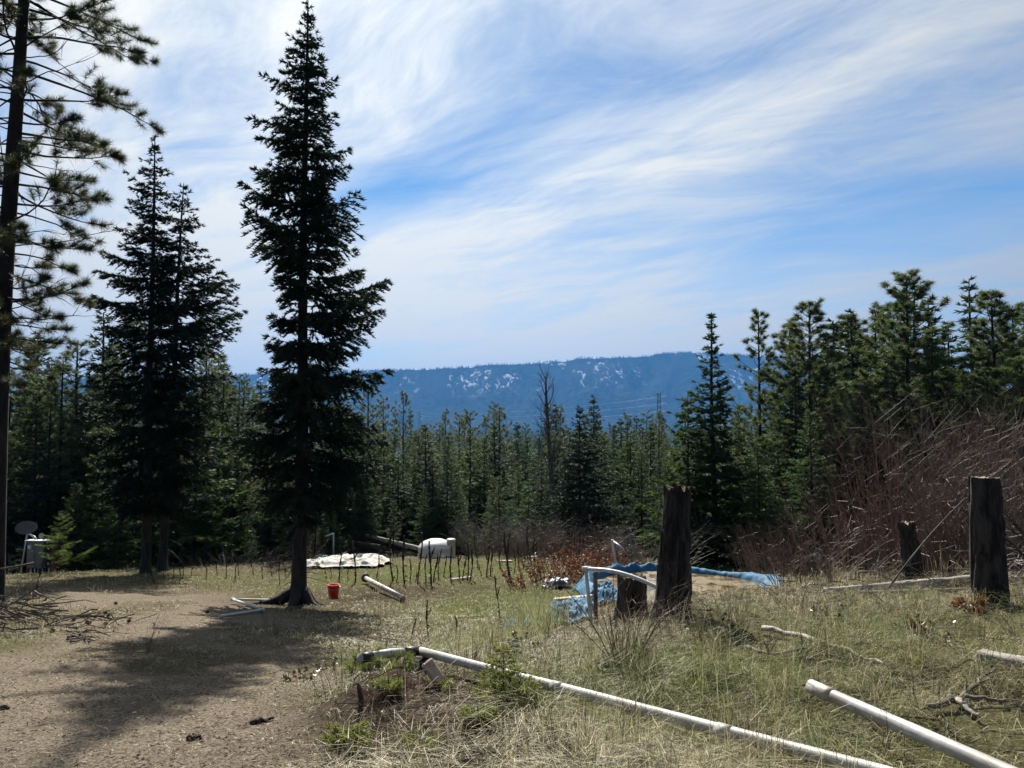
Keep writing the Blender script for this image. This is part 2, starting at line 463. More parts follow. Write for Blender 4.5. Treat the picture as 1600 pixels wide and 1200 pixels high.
# ------------------------------------------------------------------ terrain
CP = [(0, 1200, 4.3), (250, 1200, 4.3), (530, 1200, 4.35), (800, 1200, 4.25), (1100, 1200, 4.1), (1340, 1200, 4.08), (1600, 1200, 3.9),
      (0, 1100, 5.7), (300, 1090, 6.1), (500, 1100, 5.9), (-300, 1150, 5.2), (1800, 1150, 4.4),
      (0, 1000, 9.0), (250, 1000, 9.5), (500, 1000, 10.0), (-300, 1000, 9.5), (540, 1060, 7.5), (640, 1070, 7.1), (700, 1130, 5.7), (850, 1120, 5.6),
      (0, 950, 13.0), (200, 930, 16.0), (475, 946, 18.0), (-300, 930, 16),
      (-200, 895, 27), (60, 890, 28.0), (200, 886, 29), (400, 881, 29.5), (600, 872, 30.5), (690, 870, 31.0), (820, 867, 32), (340, 915, 22), (650, 915, 22),
      (650, 965, 15.0), (800, 930, 18.5), (880, 902, 22), (760, 1000, 11.0), (900, 1000, 9.6), (900, 965, 12.0), (980, 905, 21),
      (1000, 1080, 6.0), (1000, 1000, 8.0), (1045, 972, 8.6), (985, 968, 9.6), (1150, 958, 8.9), (1300, 960, 8.7), (1530, 946, 8.7), (1700, 945, 8.8), (1415, 914, 11.2), (1650, 918, 11.5),
      (1300, 1085, 5.2), (1600, 1100, 4.95), (1450, 1005, 6.8), (1600, 1030, 6.1),
      (1250, 900, 19), (1400, 900, 19), (1600, 905, 19), (1800, 900, 20), (1150, 893, 23), (1300, 890, 27), (1600, 890, 27)]
cpw = np.array([W(*c) for c in CP])
extra = np.array([(0, 0, 0.02), (-4, 0, 0.05), (4, 0, 0.1), (0, -6, 0.7), (-10, -6, 0.6), (10, -6, 0.8), (0, 2, -0.08), (-25, 0, -0.4), (25, 0, 0.0), (-30, 14, -2.2), (30, 12, -1.6)])
cpw = np.vstack((cpw, extra))
def phi(r2):
    return 0.5 * r2 * np.log(r2 + 1e-6)
_n = len(cpw)
_S = np.array([1.0, 1.0])
_d2 = ((cpw[:, None, :2] - cpw[None, :, :2]) ** 2).sum(-1)
_A = np.zeros((_n + 3, _n + 3)); _A[:_n, :_n] = phi(_d2) + np.eye(_n) * 0.35
_A[:_n, _n] = 1; _A[:_n, _n + 1:] = cpw[:, :2]; _A[_n:, :_n] = _A[:_n, _n:].T
_w = np.linalg.solve(_A, np.concatenate((cpw[:, 2], np.zeros(3))))
FARX = np.array([0, 26, 30, 34, 40, 60, 100, 150, 220, 400, 1500, 3500, 12000])
FARD = np.array([3.5, 5.2, 5.7, 6.4, 7.6, 11.0, 18, 25, 30, 33, 36, 36, 40]) * -1 + CAMZ
POND_C = np.array((3.30, 15.3)); POND_R = np.array((1.68, 1.95)); POND_Z = CAMZ - 3.27
def pond_r(x, y):
    th = np.arctan2((y - POND_C[1]) / POND_R[1], (x - POND_C[0]) / POND_R[0])
    wob = 1 + .06 * np.sin(3 * th + .6) + .04 * np.sin(5 * th)
    return np.hypot((x - POND_C[0]) / POND_R[0], (y - POND_C[1]) / POND_R[1]) / wob
PIPES = [(W(655, 1017, 7.4), W(1342, 1198, 4.12)), (W(1268, 1073, 5.1), W(1562, 1202, 3.85))]
def ground(x, y, micro=True):
    x = np.asarray(x, float); y = np.asarray(y, float)
    sh = x.shape; x = x.ravel(); y = y.ravel()
    r = np.hypot(x, y)
    z = np.empty_like(x)
    near = r < 60
    xn, yn = x[near], y[near]
    zz = np.full(xn.shape, _w[_n]) + _w[_n + 1] * xn + _w[_n + 2] * yn
    for i in range(_n):
        zz += _w[i] * phi((xn - cpw[i, 0]) ** 2 + (yn - cpw[i, 1]) ** 2)
    z[near] = zz
    prof = np.interp(r, FARX, FARD)
    back = sstep(5, -25, y)
    prof = prof * (1 - back) + (1.5 + 0.02 * r) * back
    prof = prof + (fbm(x * .02, y * .02, 5) - .5) * np.clip(r * .03, 0, 9)
    k = sstep(29, 42, r)
    z = np.where(near, np.where(near, z, 0) * (1 - k) + prof * k, prof)
    # the pond basin with a low rim
    pr = pond_r(x, y)
    inb = sstep(1.30, 1.02, pr)
    z = z * (1 - inb) + (POND_Z + .02 - .45 * sstep(1.02, .8, pr)) * inb
    z = z + .05 * np.exp(-((pr - 1.22) / .13) ** 2) * sstep(14.2, 15.2, y)
    # soil mound under the charred stump
    z = z + .24 * sstep(-1.45, -.95, x + .12 * np.sin(y * 5)) * np.exp(-((np.maximum(x + .6, 0) / .8) ** 2 + ((y - 5.9) / 1.0) ** 2))
    if micro:
        amp = np.clip(1.2 - r / 60, .15, 1)
        z = z + amp * ((fbm(x * 1.1, y * 1.1, 21) - .5) * (.10 + .26 * sstep(-1.6, -.2, x) * sstep(14, 9, y)) + (fbm(x * 2.6, y * 2.6, 23) - .5) * .14 * sstep(-1.6, -.2, x) * sstep(14, 9, y) + (fbm(x * 4, y * 4, 31, 3) - .5) * .05 * sstep(30, 8, r))
    # worn troughs in which the two near pipes lie
    for pa, pb in PIPES:
        ax, ay, az_ = pa; L2 = (pb[0] - ax) ** 2 + (pb[1] - ay) ** 2
        t = np.clip(((x - ax) * (pb[0] - ax) + (y - ay) * (pb[1] - ay)) / L2, .06, 1.5)
        dist = np.hypot(x - ax - t * (pb[0] - ax), y - ay - t * (pb[1] - ay))
        z = np.where((dist < .8) & (y < 9), np.minimum(z, az_ + t * (pb[2] - az_) - .125 + .10 * np.maximum(dist - .05, 0)), z)
    return z.reshape(sh)
def G(x, y):
    return float(ground(np.array([x]), np.array([y]))[0])
def GP(px, d, dz=0.0):
    """ground point below direction px, d metres ahead"""
    x = (px - 800) / FPX * d * 1.008
    return np.array((x, d, G(x, d) + dz))

PATHD = np.array([0, 4, 6, 9.5, 14, 18, 24]); PATHX = np.array([-1.9, -2.5, -3.0, -4.2, -6.2, -8.2, -11]); PATHW = np.array([1.5, 1.5, 1.6, 1.9, 2.3, 2.4, 2.0])
def zones(x, y):
    """bare path, green turf, dark soil, each 0..1, over the plan"""
    n1 = fbm(x * .8, y * .8, 51); n2 = fbm(x * .35, y * .35, 61); n3 = fbm(x * 2.2, y * 2.2, 71)
    pc = np.interp(y, PATHD, PATHX); pw = np.interp(y, PATHD, PATHW)
    path = sstep(1.25, .65, np.abs(x - pc) / pw + (n1 - .5) * .9) * sstep(22, 17, y)
    def blob(cx, cy, rx, ry): return np.exp(-(((x - cx) / rx) ** 2 + ((y - cy) / ry) ** 2))
    green = .8 * blob(-.3, 16.5, 2.6, 3.5) + .6 * blob(-4.4, 24, 3.5, 2.5) + .5 * blob(4.0, 7.6, 3.5, 1.6) + .45 * blob(-2.2, 8.5, 1.6, 1.6) + .5 * blob(1.2, 6, 2, 1.2) + .4 * blob(3.2, 6, 2.5, 1) + .5 * blob(-5.8, 8, 1.2, 1.6) + .5 * blob(2.7, 4.4, 1.2, .8) + .35 * blob(1, 24, 6, 4) + .22 * sstep(9, 12, y)
    green = np.clip(green + (n2 - .5) * .9 + (n1 - .5) * .5, 0, 1) * (1 - .45 * path)
    path = path * (1 - .75 * sstep(.52, .66, fbm(x * .9 + 7, y * .9, 88)))
    soil = 1.35 * blob(-.62, 5.6, .72, 1.25) + .9 * blob(-3.2, 20.2, 1.9, 1.6) + .7 * blob(-5.1, 17.4, 1.5, 1.5) + .5 * blob(-.4, 20.5, 1.2, .7)
    soil = np.clip(soil * (.55 + .9 * n3), 0, 1)
    return path, green, soil

def groundmat():
    m, N, L = newmat('meadow_ground')
    t = N.new('ShaderNodeTexCoord'); v = t.outputs['Object']
    at = attr(N, 'cover'); sp = N.new('ShaderNodeSeparateColor'); L.new(at.outputs['Color'], sp.inputs[0])
    nA = noise(N, L, v, 9, 9, .7, .4); nB = noise(N, L, v, 45, 6, .7, .6); nC = noise(N, L, v, 1.3, 5, .6)
    straw = mixc(N, L, mrange(N, L, nB, .35, .65), (.028, .022, .016, 1), (.13, .106, .07, 1))
    straw = mixc(N, L, mrange(N, L, nC, .42, .62), straw, mixc(N, L, mrange(N, L, nA, .3, .7), (.065, .053, .036, 1), (.15, .125, .08, 1)))
    pathc = mixc(N, L, mrange(N, L, nB, .38, .62), (.080, .064, .048, 1), (.235, .200, .150, 1))
    pathc = mixc(N, L, mrange(N, L, nA, .45, .7), pathc, (.165, .135, .10, 1))
    greenc = mixc(N, L, mrange(N, L, nB, .35, .65), (.040, .048, .017, 1), (.12, .13, .045, 1))
    soilc = mixc(N, L, mrange(N, L, nA, .35, .65), (.022, .016, .012, 1), (.075, .055, .043, 1))
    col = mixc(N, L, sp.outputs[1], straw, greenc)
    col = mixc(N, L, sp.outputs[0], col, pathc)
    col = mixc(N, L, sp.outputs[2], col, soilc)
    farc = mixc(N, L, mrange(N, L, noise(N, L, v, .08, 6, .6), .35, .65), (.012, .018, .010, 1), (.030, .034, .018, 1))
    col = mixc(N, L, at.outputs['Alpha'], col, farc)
    b = N.new('ShaderNodeBsdfPrincipled'); L.new(col, b.inputs['Base Color']); b.inputs['Roughness'].default_value = .95
    b.inputs['Specular IOR Level'].default_value = 0
    bp = N.new('ShaderNodeBump'); bp.inputs['Strength'].default_value = .8; bp.inputs['Distance'].default_value = .03
    nD = noise(N, L, v, 26, 8, .75, .5)
    L.new(nD, bp.inputs['Height']); L.new(bp.outputs[0], b.inputs['Normal'])
    o = N.new('ShaderNodeOutputMaterial'); L.new(b.outputs[0], o.inputs['Surface'])
    return m
M['ground'] = groundmat()
def make_ground():
    rr = np.concatenate((np.exp(np.linspace(math.log(1.0), math.log(44), 210)), np.exp(np.linspace(math.log(46), math.log(6800), 60))))
    an = np.concatenate((np.linspace(-46, 46, 260), np.linspace(50, 310, 40))) * pi / 180
    X = rr[:, None] * np.sin(an)[None]; Y = rr[:, None] * np.cos(an)[None]
    Z = ground(X, Y)
    K, S = X.shape
    mb = MB()
    i = np.arange(K * S).reshape(K, S); n = np.roll(i, -1, 1)
    V = np.stack((X, Y, Z), -1).reshape(-1, 3)
    V = np.vstack((V, [[0, 0, G(0, 0)]]))
    c = K * S
    mb.add(V, np.stack((np.full(S, c), n[0], i[0]), -1), np.stack((i[:-1], n[:-1], n[1:], i[1:]), -1).reshape(-1, 4))
    me = mb.mesh('ground', M['ground'], True)
    p, g, s = zones(V[:, 0], V[:, 1])
    r = np.hypot(V[:, 0], V[:, 1])
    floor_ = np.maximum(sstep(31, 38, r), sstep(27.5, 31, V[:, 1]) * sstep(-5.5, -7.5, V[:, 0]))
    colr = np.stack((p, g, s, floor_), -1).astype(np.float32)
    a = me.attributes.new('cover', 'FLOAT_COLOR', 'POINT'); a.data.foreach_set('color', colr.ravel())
    return setting(link('ground', me))
make_ground()

# far ridge across the valley
def mountain():
    azs = np.linspace(-52, 52, 460) * pi / 180
    ts = np.linspace(0, 1, 61)
    px = 800 + FPX * np.tan(azs)
    RX = [-2000, -400, 0, 60, 130, 300, 480, 600, 700, 800, 880, 960, 1000, 1040, 1100, 1160, 1230, 1300, 1450, 1600, 2200, 3600]
    RY = [628, 622, 618, 600, 592, 588, 584, 578, 573, 569, 563, 559, 556, 553, 553, 558, 562, 566, 575, 583, 600, 612]
    ry = np.interp(px, RX, RY) + (fbm(px * .011, 0 * px, 92, 4) - .5) * 9
    dist = 5600.0
    ridge = (660 - ry) / FPX * dist
    V = np.zeros((len(ts), len(azs), 3))
    for k, t in enumerate(ts):
        d = 4300 + (dist - 4300) * min(t / .8, 1.0) + max(t - .8, 0) / .2 * 700
        x = d * np.tan(azs); y = np.full_like(x, d)
        if t <= .8:
            s = t / .8
            prof = s ** 1.15
            gul = (fbm(px * .016 + 0 * s, np.full_like(px, s * 1.3), 91, 5) - .5) * 190 * math.sin(pi * min(s, .93)) + (fbm(px * .05, np.full_like(px, s * 5.0), 95, 4) - .5) * 40 * (1 - .6 * s)
            z = -34 + (ridge + 36) * prof + gul
            if s > .97: z = z + (fbm(px * .5, np.zeros_like(px), 97, 3) - .5) * 9
        else:
            z = ridge * (1 - (t - .8) / .2 * .35)
        V[k] = np.stack((x, y, z), -1)
    K, S = V.shape[:2]
    i = np.arange(K * S).reshape(K, S)
    mb = MB(); mb.add(V.reshape(-1, 3), None, np.stack((i[:-1, :-1], i[:-1, 1:], i[1:, 1:], i[1:, :-1]), -1).reshape(-1, 4))
    # conifers along the skyline: slim cones of a few faces
    rg = np.random.default_rng(3)
    k = int(.8 * (len(ts) - 1))
    n = 1500
    fi = rg.uniform(60, len(azs) - 61, n); i0 = fi.astype(int)
    b = V[k, i0] + (V[k, i0 + 1] - V[k, i0]) * (fi - i0)[:, None] + np.stack((rg.normal(0, 3, n), rg.uniform(-60, 10, n), rg.uniform(-5, 0, n)), -1)
    hh = rg.uniform(6, 19, n)
    th = np.arange(4) * pi / 2
    ring = b[:, None, :] + np.stack((np.cos(th), np.sin(th), 0 * th), -1)[None] * (hh * .22)[:, None, None]
    tip = b + np.stack((0 * hh, 0 * hh, hh), -1)
    vv = np.concatenate((ring, tip[:, None]), 1).reshape(-1, 3)
    o = np.arange(n)[:, None] * 5
    tr = np.concatenate([o + np.array([[a, (a + 1) % 4, 4]]) for a in range(4)])
    mb.add(vv, tr)
    m, N, L = newmat('forested_ridge')
    tcn = N.new('ShaderNodeTexCoord'); v = tcn.outputs['Object']
    mp = N.new('ShaderNodeMapping'); mp.inputs['Scale'].default_value = (1, .3, .55); L.new(v, mp.inputs['Vector'])
    f1 = noise(N, L, v, .03, 8, .7); f2 = noise(N, L, mp.outputs[0], .0042, 6, .62, .8); f3 = noise(N, L, mp.outputs[0], .024, 7, .72, .6)
    forest = mixc(N, L, mrange(N, L, f1, .35, .65), (.006, .012, .009, 1), (.05, .062, .045, 1))
    sepz = N.new('ShaderNodeSeparateXYZ'); L.new(v, sepz.inputs[0])
    hi = mrange(N, L, sepz.outputs[2], 130, 330)
    pt = N.new('ShaderNodeMath'); pt.operation = 'MULTIPLY'
    L.new(mrange(N, L, f2, .51, .60), pt.inputs[0]); L.new(mrange(N, L, f3, .52, .62), pt.inputs[1])
    p2 = N.new('ShaderNodeMath'); p2.operation = 'MULTIPLY'; L.new(pt.outputs[0], p2.inputs[0]); L.new(hi, p2.inputs[1])
    forest = mixc(N, L, mrange(N, L, noise(N, L, mp.outputs[0], .006, 5, .6, .5), .38, .62), forest, (.036, .046, .034, 1))
    col = mixc(N, L, p2.outputs[0], forest, (.62, .65, .68, 1))
    bs = N.new('ShaderNodeBsdfPrincipled'); L.new(col, bs.inputs['Base Color']); bs.inputs['Roughness'].default_value = 1; bs.inputs['Specular IOR Level'].default_value = 0
    bp = N.new('ShaderNodeBump'); bp.inputs['Strength'].default_value = .6; bp.inputs['Distance'].default_value = 14; L.new(f1, bp.inputs['Height']); L.new(bp.outputs[0], bs.inputs['Normal'])
    oo = N.new('ShaderNodeOutputMaterial'); L.new(bs.outputs[0], oo.inputs['Surface'])
    return setting(mb.build('mountain_ridge', m, None, False))
mountain()

# ------------------------------------------------------------------ conifer builders
def trunk_mesh(mb, H, r0, rng, lean=(0, 0), flare=1.5, sides=10, rtop=.012, K=26, zs=-.35):
    rtop = min(rtop, r0 * .15)
    z = np.concatenate(([zs, 0, .12, .3, .6], np.linspace(1.0, H, K - 5))) if H > 3 else np.linspace(-.05, H, 8)
    t = np.clip(z / H, 0, 1)
    wob = .02 * H / 12
    P = np.stack((lean[0] * t + wob * np.sin(t * 9 + rng.uniform(0, 6)), lean[1] * t + wob * np.cos(t * 7 + rng.uniform(0, 6)), z), -1)
    P[:, :2] -= P[1, :2]
    r = r0 * (1 - t) ** .85 + rtop
    r = r * (1 + (flare - 1) * np.exp(-np.maximum(z, 0) / (r0 * 1.3)))
    tubes(mb, P, r, sides)
    return lambda zz: np.stack((np.interp(zz, z, P[:, 0]), np.interp(zz, z, P[:, 1]), zz), -1)
def fir_tree(cr, tr, H, zb, prof, rng, per_m=15, twig=.11, node=.055, slen=.10, swid=.03, droop=.25, r0=.17, lean=(0, 0), up0=-.25, up1=.75, dead=0, sides=10, tfac=.42, flare=1.5, lump=.35, tl_min=.10, layer=.42, dens=5.5, rag=.26):
    """crown (cr) and trunk (tr) of a fir; prof(z, az) is the reach of a branch in metres"""
    ax = trunk_mesh(tr, H, r0, rng, lean, flare, sides)
    nb = int((H - zb) * per_m)
    zz = zb + (H - .06 - zb) * (np.arange(nb) + rng.uniform(0, 1, nb)) / nb
    zz = zz - layer * .92 * np.sin(2 * pi * zz / layer) / (2 * pi)
    az = np.arange(nb) * 2.39996 + rng.normal(0, .35, nb)
    s_ph = rng.uniform(0, 50)
    for i in range(nb):
        z, a = zz[i], az[i]
        rel = (z - zb) / (H - zb)
        lm = 1 + lump * 2 * (vnoise(np.array([z * 1.3 + s_ph]), np.array([a * .9]))[0] - .55)
        L = max(prof(z, a) * rng.uniform(.80, 1.10) * (rng.uniform(.40, .8) if rng.uniform() < rag else 1.0) * lm, .06)
        sl = up0 + (up1 - up0) * rel ** 1.4 + rng.normal(0, .10)
        cu = (.22 if sl < .2 else -.05) + rng.normal(0, .06)
        bend = rng.normal(0, .12)
        s = np.linspace(0, 1, 7)
        O = np.array((math.cos(a), math.sin(a), 0)); Sd = np.array((-math.sin(a), math.cos(a), 0))
        c0 = ax(np.array([z]))[0]
        def at(q):
            q = np.asarray(q)[:, None]
            return c0 + L * (O * q + Sd * bend * q * q + np.array((0, 0, 1.0)) * (sl * q + cu * q * q))
        tubes(tr, at(s), ((.008 * L + .005) * (1.05 - s) + .0015) * min(1, H / 3 + .1), 3, .5, False)
        nt = max(int(L * .95 / twig), 2)
        ts = .08 + .92 * (np.arange(nt) + rng.uniform(0, 1, nt)) / nt
        ts = np.concatenate((ts, ts, [.97, .99])); sd = np.concatenate((np.ones(nt), -np.ones(nt), [0, 0]))
        bare = ts > .05 + .12 * (1 - rel)
        ts, sd = ts[bare], sd[bare]
        n = len(ts)
        tl = np.clip(tfac * L * (1.05 - ts) ** .75 + tl_min * (1.15 - rel), .03, .75) * rng.uniform(.6, 1.15, n)
        ph = rng.normal(.95, .18, n)
        T = O + Sd * bend + np.array((0, 0, sl + cu))
        td = nrm(T[None] * np.cos(ph)[:, None] + Sd[None] * (sd * np.sin(ph))[:, None] + np.array((0, 0, 1.0)) * (rng.normal(-droop * .5, .16, n) + .12 * rel)[:, None])
        cnt = np.maximum((tl / node * dens).astype(int), 3)
        rp = np.repeat(np.arange(n), cnt)
        k = rng.uniform(0, 1, len(rp))
        b = at(ts)[rp] + td[rp] * (k * tl[rp])[:, None] + np.array((0, 0, -1.0)) * (droop * k * k * tl[rp])[:, None]
        dd = nrm(td[rp] * .9 + runit(len(rp), rng) * .62 + np.array((0, 0, .10)))
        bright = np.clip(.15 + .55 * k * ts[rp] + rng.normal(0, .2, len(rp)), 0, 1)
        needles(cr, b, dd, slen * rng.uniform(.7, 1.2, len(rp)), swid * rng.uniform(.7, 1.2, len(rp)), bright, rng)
    if dead:
        n = dead
        z = rng.uniform(.18 * zb, zb * 1.25, n); a = rng.uniform(0, 2 * pi, n); L = rng.uniform(.3, 1.3, n)
        s = np.linspace(0, 1, 6)
        P = ax(z)[:, None, :] + np.stack((np.cos(a)[:, None] * L[:, None] * s, np.sin(a)[:, None] * L[:, None] * s, L[:, None] * (rng.normal(-.1, .15, n)[:, None] * s - .35 * s ** 2)), -1) + rng.normal(0, .02, (n, 6, 3)) * s[None, :, None]
        tubes(tr, P, (.012 * (1.1 - s))[None] * np.ones((n, 1)), 3, .5, False)
def pine_tree(cr, tr, H, zb, prof, rng, per_m=7, nl=.17, nw=.006, nn=42, r0=.2, lean=(0, 0), subs=5, tuft=3, up0=-.15, up1=.6, dead=0, sides=12, flare=1.3, zmin=None):
    ax = trunk_mesh(tr, H, r0, rng, lean, flare, sides)
    nb = int((H - zb) * per_m)
    zz = zb + (H - .1 - zb) * (np.arange(nb) + rng.uniform(0, 1, nb)) / nb
    az = np.arange(nb) * 2.39996 + rng.normal(0, .5, nb)
    tc, td = [], []
    s = np.linspace(0, 1, 8)
    for i in range(nb):
        z, a = zz[i], az[i]
        rel = (z - zb) / (H - zb)
        L = max(prof(z, a) * rng.uniform(.55, 1.08), .12)
        sl = up0 + (up1 - up0) * rel + rng.normal(0, .16); cu = rng.normal(.12, .22)
        bend = rng.normal(0, .25)
        O = np.array((math.cos(a), math.sin(a), 0)); Sd = np.array((-math.sin(a), math.cos(a), 0))
        c0 = ax(np.array([z]))[0]
        jit = np.cumsum(rng.normal(0, .022 * L, (8, 3)), 0) * s[:, None]
        P = c0 + L * (O[None] * s[:, None] + Sd * (bend * s * s)[:, None] + np.array((0, 0, 1.0)) * (sl * s + cu * s * s)[:, None]) + jit
        tubes(tr, P, ((.0085 * L + .006) * (1.1 - s) + .002) * min(1, H / 3 + .1), 4, .5, False)
        ns = max(int(L * subs), 2)
        q = rng.uniform(.28, 1.0, ns) ** .8
        st = np.stack([np.interp(q, s, P[:, c]) for c in range(3)], -1)
        T = nrm(P[-1] - P[0])
        sdn = np.where(rng.uniform(size=ns) < .5, -1, 1)
        dr = nrm(T[None] * .8 + Sd[None] * (sdn * rng.uniform(.2, .9, ns))[:, None] + np.array((0, 0, 1.0)) * rng.normal(.12, .3, ns)[:, None])
        ln = np.clip(.34 * L * (1.15 - q), .10, .8) * rng.uniform(.6, 1.2, ns)
        s4 = np.linspace(0, 1, 4)
        SP = st[:, None, :] + dr[:, None, :] * (ln[:, None] * s4[None])[:, :, None] + np.array((0, 0, 1.0)) * ((ln * rng.normal(.12, .12, ns))[:, None] * s4[None] ** 2)[:, :, None]
        tubes(tr, SP, (.0055 * min(1, H / 3 + .1) * (1.15 - s4))[None] * np.ones((ns, 1)), 3, .5, False)
        ed = nrm(SP[:, -1] - SP[:, -2])
        for m_ in range(tuft):
            f = 1 - m_ * .22 * rng.uniform(.7, 1.2, ns)
            tc.append(SP[:, 0] + (SP[:, -1] - SP[:, 0]) * f[:, None]); td.append(ed)
        tc.append(P[-1:]); td.append(nrm(P[-1:] - P[-2:-1]))
    tc = np.concatenate(tc); td = np.concatenate(td)
    n = len(tc)
    rp = np.repeat(np.arange(n), nn)
    d = nrm(td[rp] * .55 + runit(len(rp), rng) * .9 + np.array((0, 0, .1)))
    b = tc[rp] - td[rp] * (rng.uniform(0, .5, len(rp)) * nl)[:, None]
    br = np.clip(np.repeat(rng.uniform(0, .8, n), nn) + rng.normal(.1, .12, len(rp)), 0, 1)
    needles(cr, b, d, nl * rng.uniform(.7, 1.1, len(rp)), np.full(len(rp), nw) * rng.uniform(.8, 1.2, len(rp)), br, rng)
    if dead:
        s = np.linspace(0, 1, 9)
        z = rng.uniform(zmin or zb * .3, zb + (H - zb) * .55, dead); a = rng.uniform(0, 2 * pi, dead); L = rng.uniform(.6, 2.3, dead)
        P = ax(z)[:, None, :] + np.stack((np.cos(a)[:, None] * L[:, None] * s, np.sin(a)[:, None] * L[:, None] * s, L[:, None] * (rng.normal(0, .25, dead)[:, None] * s + rng.normal(.0, .3, dead)[:, None] * s ** 2)), -1) + np.cumsum(rng.normal(0, .022, (dead, 9, 3)), 1)
        tubes(tr, P, (.013 * (1.1 - s))[None] * np.ones((dead, 1)), 3, .5, False)
        for _ in range(3):
            q = rng.integers(3, 8, dead)
            st = P[np.arange(dead), q]; dr = nrm(P[:, -1] - P[:, 0] + rng.normal(0, .7, (dead, 3)))
            ln = L * rng.uniform(.2, .4, dead); s5 = np.linspace(0, 1, 5)
            SP = st[:, None] + dr[:, None] * (ln[:, None] * s5)[:, :, None] + np.array((0, 0, 1.0)) * (ln[:, None] * .35 * s5 ** 2 * rng.choice([-1, 1], dead)[:, None])[:, :, None]
            tubes(tr, SP, (.007 * (1.1 - s5))[None] * np.ones((dead, 1)), 3, .5, False)
def plant_tree(name, label, cat, loc, cr, tr, mc, mt, group=None, rotz=0):
    t = thing(name, label, cat, loc, rotz, group)
    tr.build('trunk', mt, t, True)
    cr.build('crown', mc, t)
    return t
def cone_prof(zb, H, Rm, p=.85, low=.8):
    def f(z, a):
        q = (z - zb) / (H - zb)
        return Rm * min((1 - q) ** p, low + q * 1.2) + .04
    return f
def pine_prof(zb, H, Rm):
    def f(z, a):
        q = (z - zb) / (H - zb)
        return Rm * (.62 + .7 * q if q < .35 else .865) * min(1, (1.04 - q) * 1.35) ** .9 + .10
    return f

# ------------------------------------------------------------------ the big trees
def tabled(trunk_px, base_py, d, tab, k=1.0):
    """branch reach from the silhouette measured on both sides of the stem; tab rows: py, left px, right px"""
    tab = np.array(tab, float)
    s = d / FPX
    zt = (base_py - tab[:, 0]) * s
    o = np.argsort(zt)
    zt, Lf, Rt = zt[o], tab[o, 1] * s, tab[o, 2] * s
    def f(z, a):
        l, r = np.interp(z, zt, Lf), np.interp(z, zt, Rt)
        c = math.cos(a)
        return k * ((l + r) / 2 * .92 + (r - l) / 2 * c)
    return f
def big_fir():
    rng = np.random.default_rng(101)
    d = 18.0; base = GP(473, d); s = d / FPX
    H = (944 - 2) * s * 1.025
    tab = [(2, 0, 2), (30, 14, 14), (50, 18, 16), (70, 34, 24), (100, 36, 34), (130, 58, 56), (165, 58, 48), (190, 42, 42), (212, 105, 62), (235, 62, 92), (262, 75, 84), (285, 120, 58), (310, 75, 62),
           (345, 82, 108), (380, 85, 108), (410, 62, 112), (445, 46, 118), (480, 40, 130), (505, 44, 136), (545, 50, 150), (580, 72, 128), (610, 92, 128), (650, 112, 118), (690, 106, 110), (725, 92, 104), (765, 70, 84), (800, 40, 50), (830, 12, 14)]
    cr, tr = MB(), MB()
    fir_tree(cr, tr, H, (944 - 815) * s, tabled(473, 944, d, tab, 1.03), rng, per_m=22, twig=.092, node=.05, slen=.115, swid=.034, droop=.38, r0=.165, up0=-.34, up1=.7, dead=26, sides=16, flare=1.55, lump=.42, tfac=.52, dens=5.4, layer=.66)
    # roots running out from the base
    a = np.array((-2.6, -1.6, -.5, .6, 2.2, 3.2)); sN = np.linspace(0, 1, 7); ln = np.array((1.1, .8, .7, .6, .6, .9))
    P = np.stack((np.cos(a)[:, None] * (.12 + ln[:, None] * sN), np.sin(a)[:, None] * (.12 + ln[:, None] * sN), .42 * np.exp(-3.2 * sN)[None] + 0 * a[:, None]), -1)
    for i in range(len(a)):
        P[i, :, 2] += ground(P[i, :, 0] + base[0], P[i, :, 1] + base[1]) - base[2] - .06
    tubes(tr, P, (.13 * (1.05 - sN) + .02)[None] * np.ones((len(a), 1)), 8)
    plant_tree('fir_tree', 'tallest fir with dark pointed crown and bare lower trunk beside the red bucket', 'fir tree', base, cr, tr, M['firb'], M['bark'])
big_fir()
def twin_firs():
    rng = np.random.default_rng(102)
    d = 26.0; base = GP(238, d); s = d / FPX; H = (878 - 208) * s * 1.03
    tab = [(208, 0, 2), (240, 22, 14), (270, 40, 24), (300, 52, 26), (340, 60, 36), (380, 76, 44), (420, 95, 55), (470, 100, 65), (520, 85, 70), (600, 90, 76), (680, 96, 80), (740, 80, 66), (790, 30, 26)]
    cr, tr = MB(), MB()
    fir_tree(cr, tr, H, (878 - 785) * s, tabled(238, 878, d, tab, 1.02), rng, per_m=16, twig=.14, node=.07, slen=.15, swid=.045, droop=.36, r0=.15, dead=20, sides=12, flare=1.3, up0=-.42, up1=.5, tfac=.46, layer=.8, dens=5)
    plant_tree('fir_tree', 'dark broad fir behind the pine, taller and left of its close neighbour', 'fir tree', base, cr, tr, M['firb'], M['bark'])
    d = 27.0; base = GP(264, d); s = d / FPX; H = (876 - 280) * s * 1.02
    tab = [(280, 2, 4), (300, 20, 18), (330, 28, 34), (370, 34, 44), (410, 44, 58), (440, 50, 90), (470, 52, 122), (520, 56, 112), (600, 66, 95), (680, 74, 88), (740, 60, 70), (790, 24, 26)]
    cr, tr = MB(), MB()
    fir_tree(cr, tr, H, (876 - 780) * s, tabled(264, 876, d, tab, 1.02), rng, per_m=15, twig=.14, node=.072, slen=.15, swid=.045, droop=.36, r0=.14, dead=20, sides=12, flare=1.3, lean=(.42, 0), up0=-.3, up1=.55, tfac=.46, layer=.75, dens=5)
    plant_tree('fir_tree', 'dark fir close against a taller fir, its branches reaching toward the tallest fir', 'fir tree', base, cr, tr, M['firb'], M['bark'])
twin_firs()
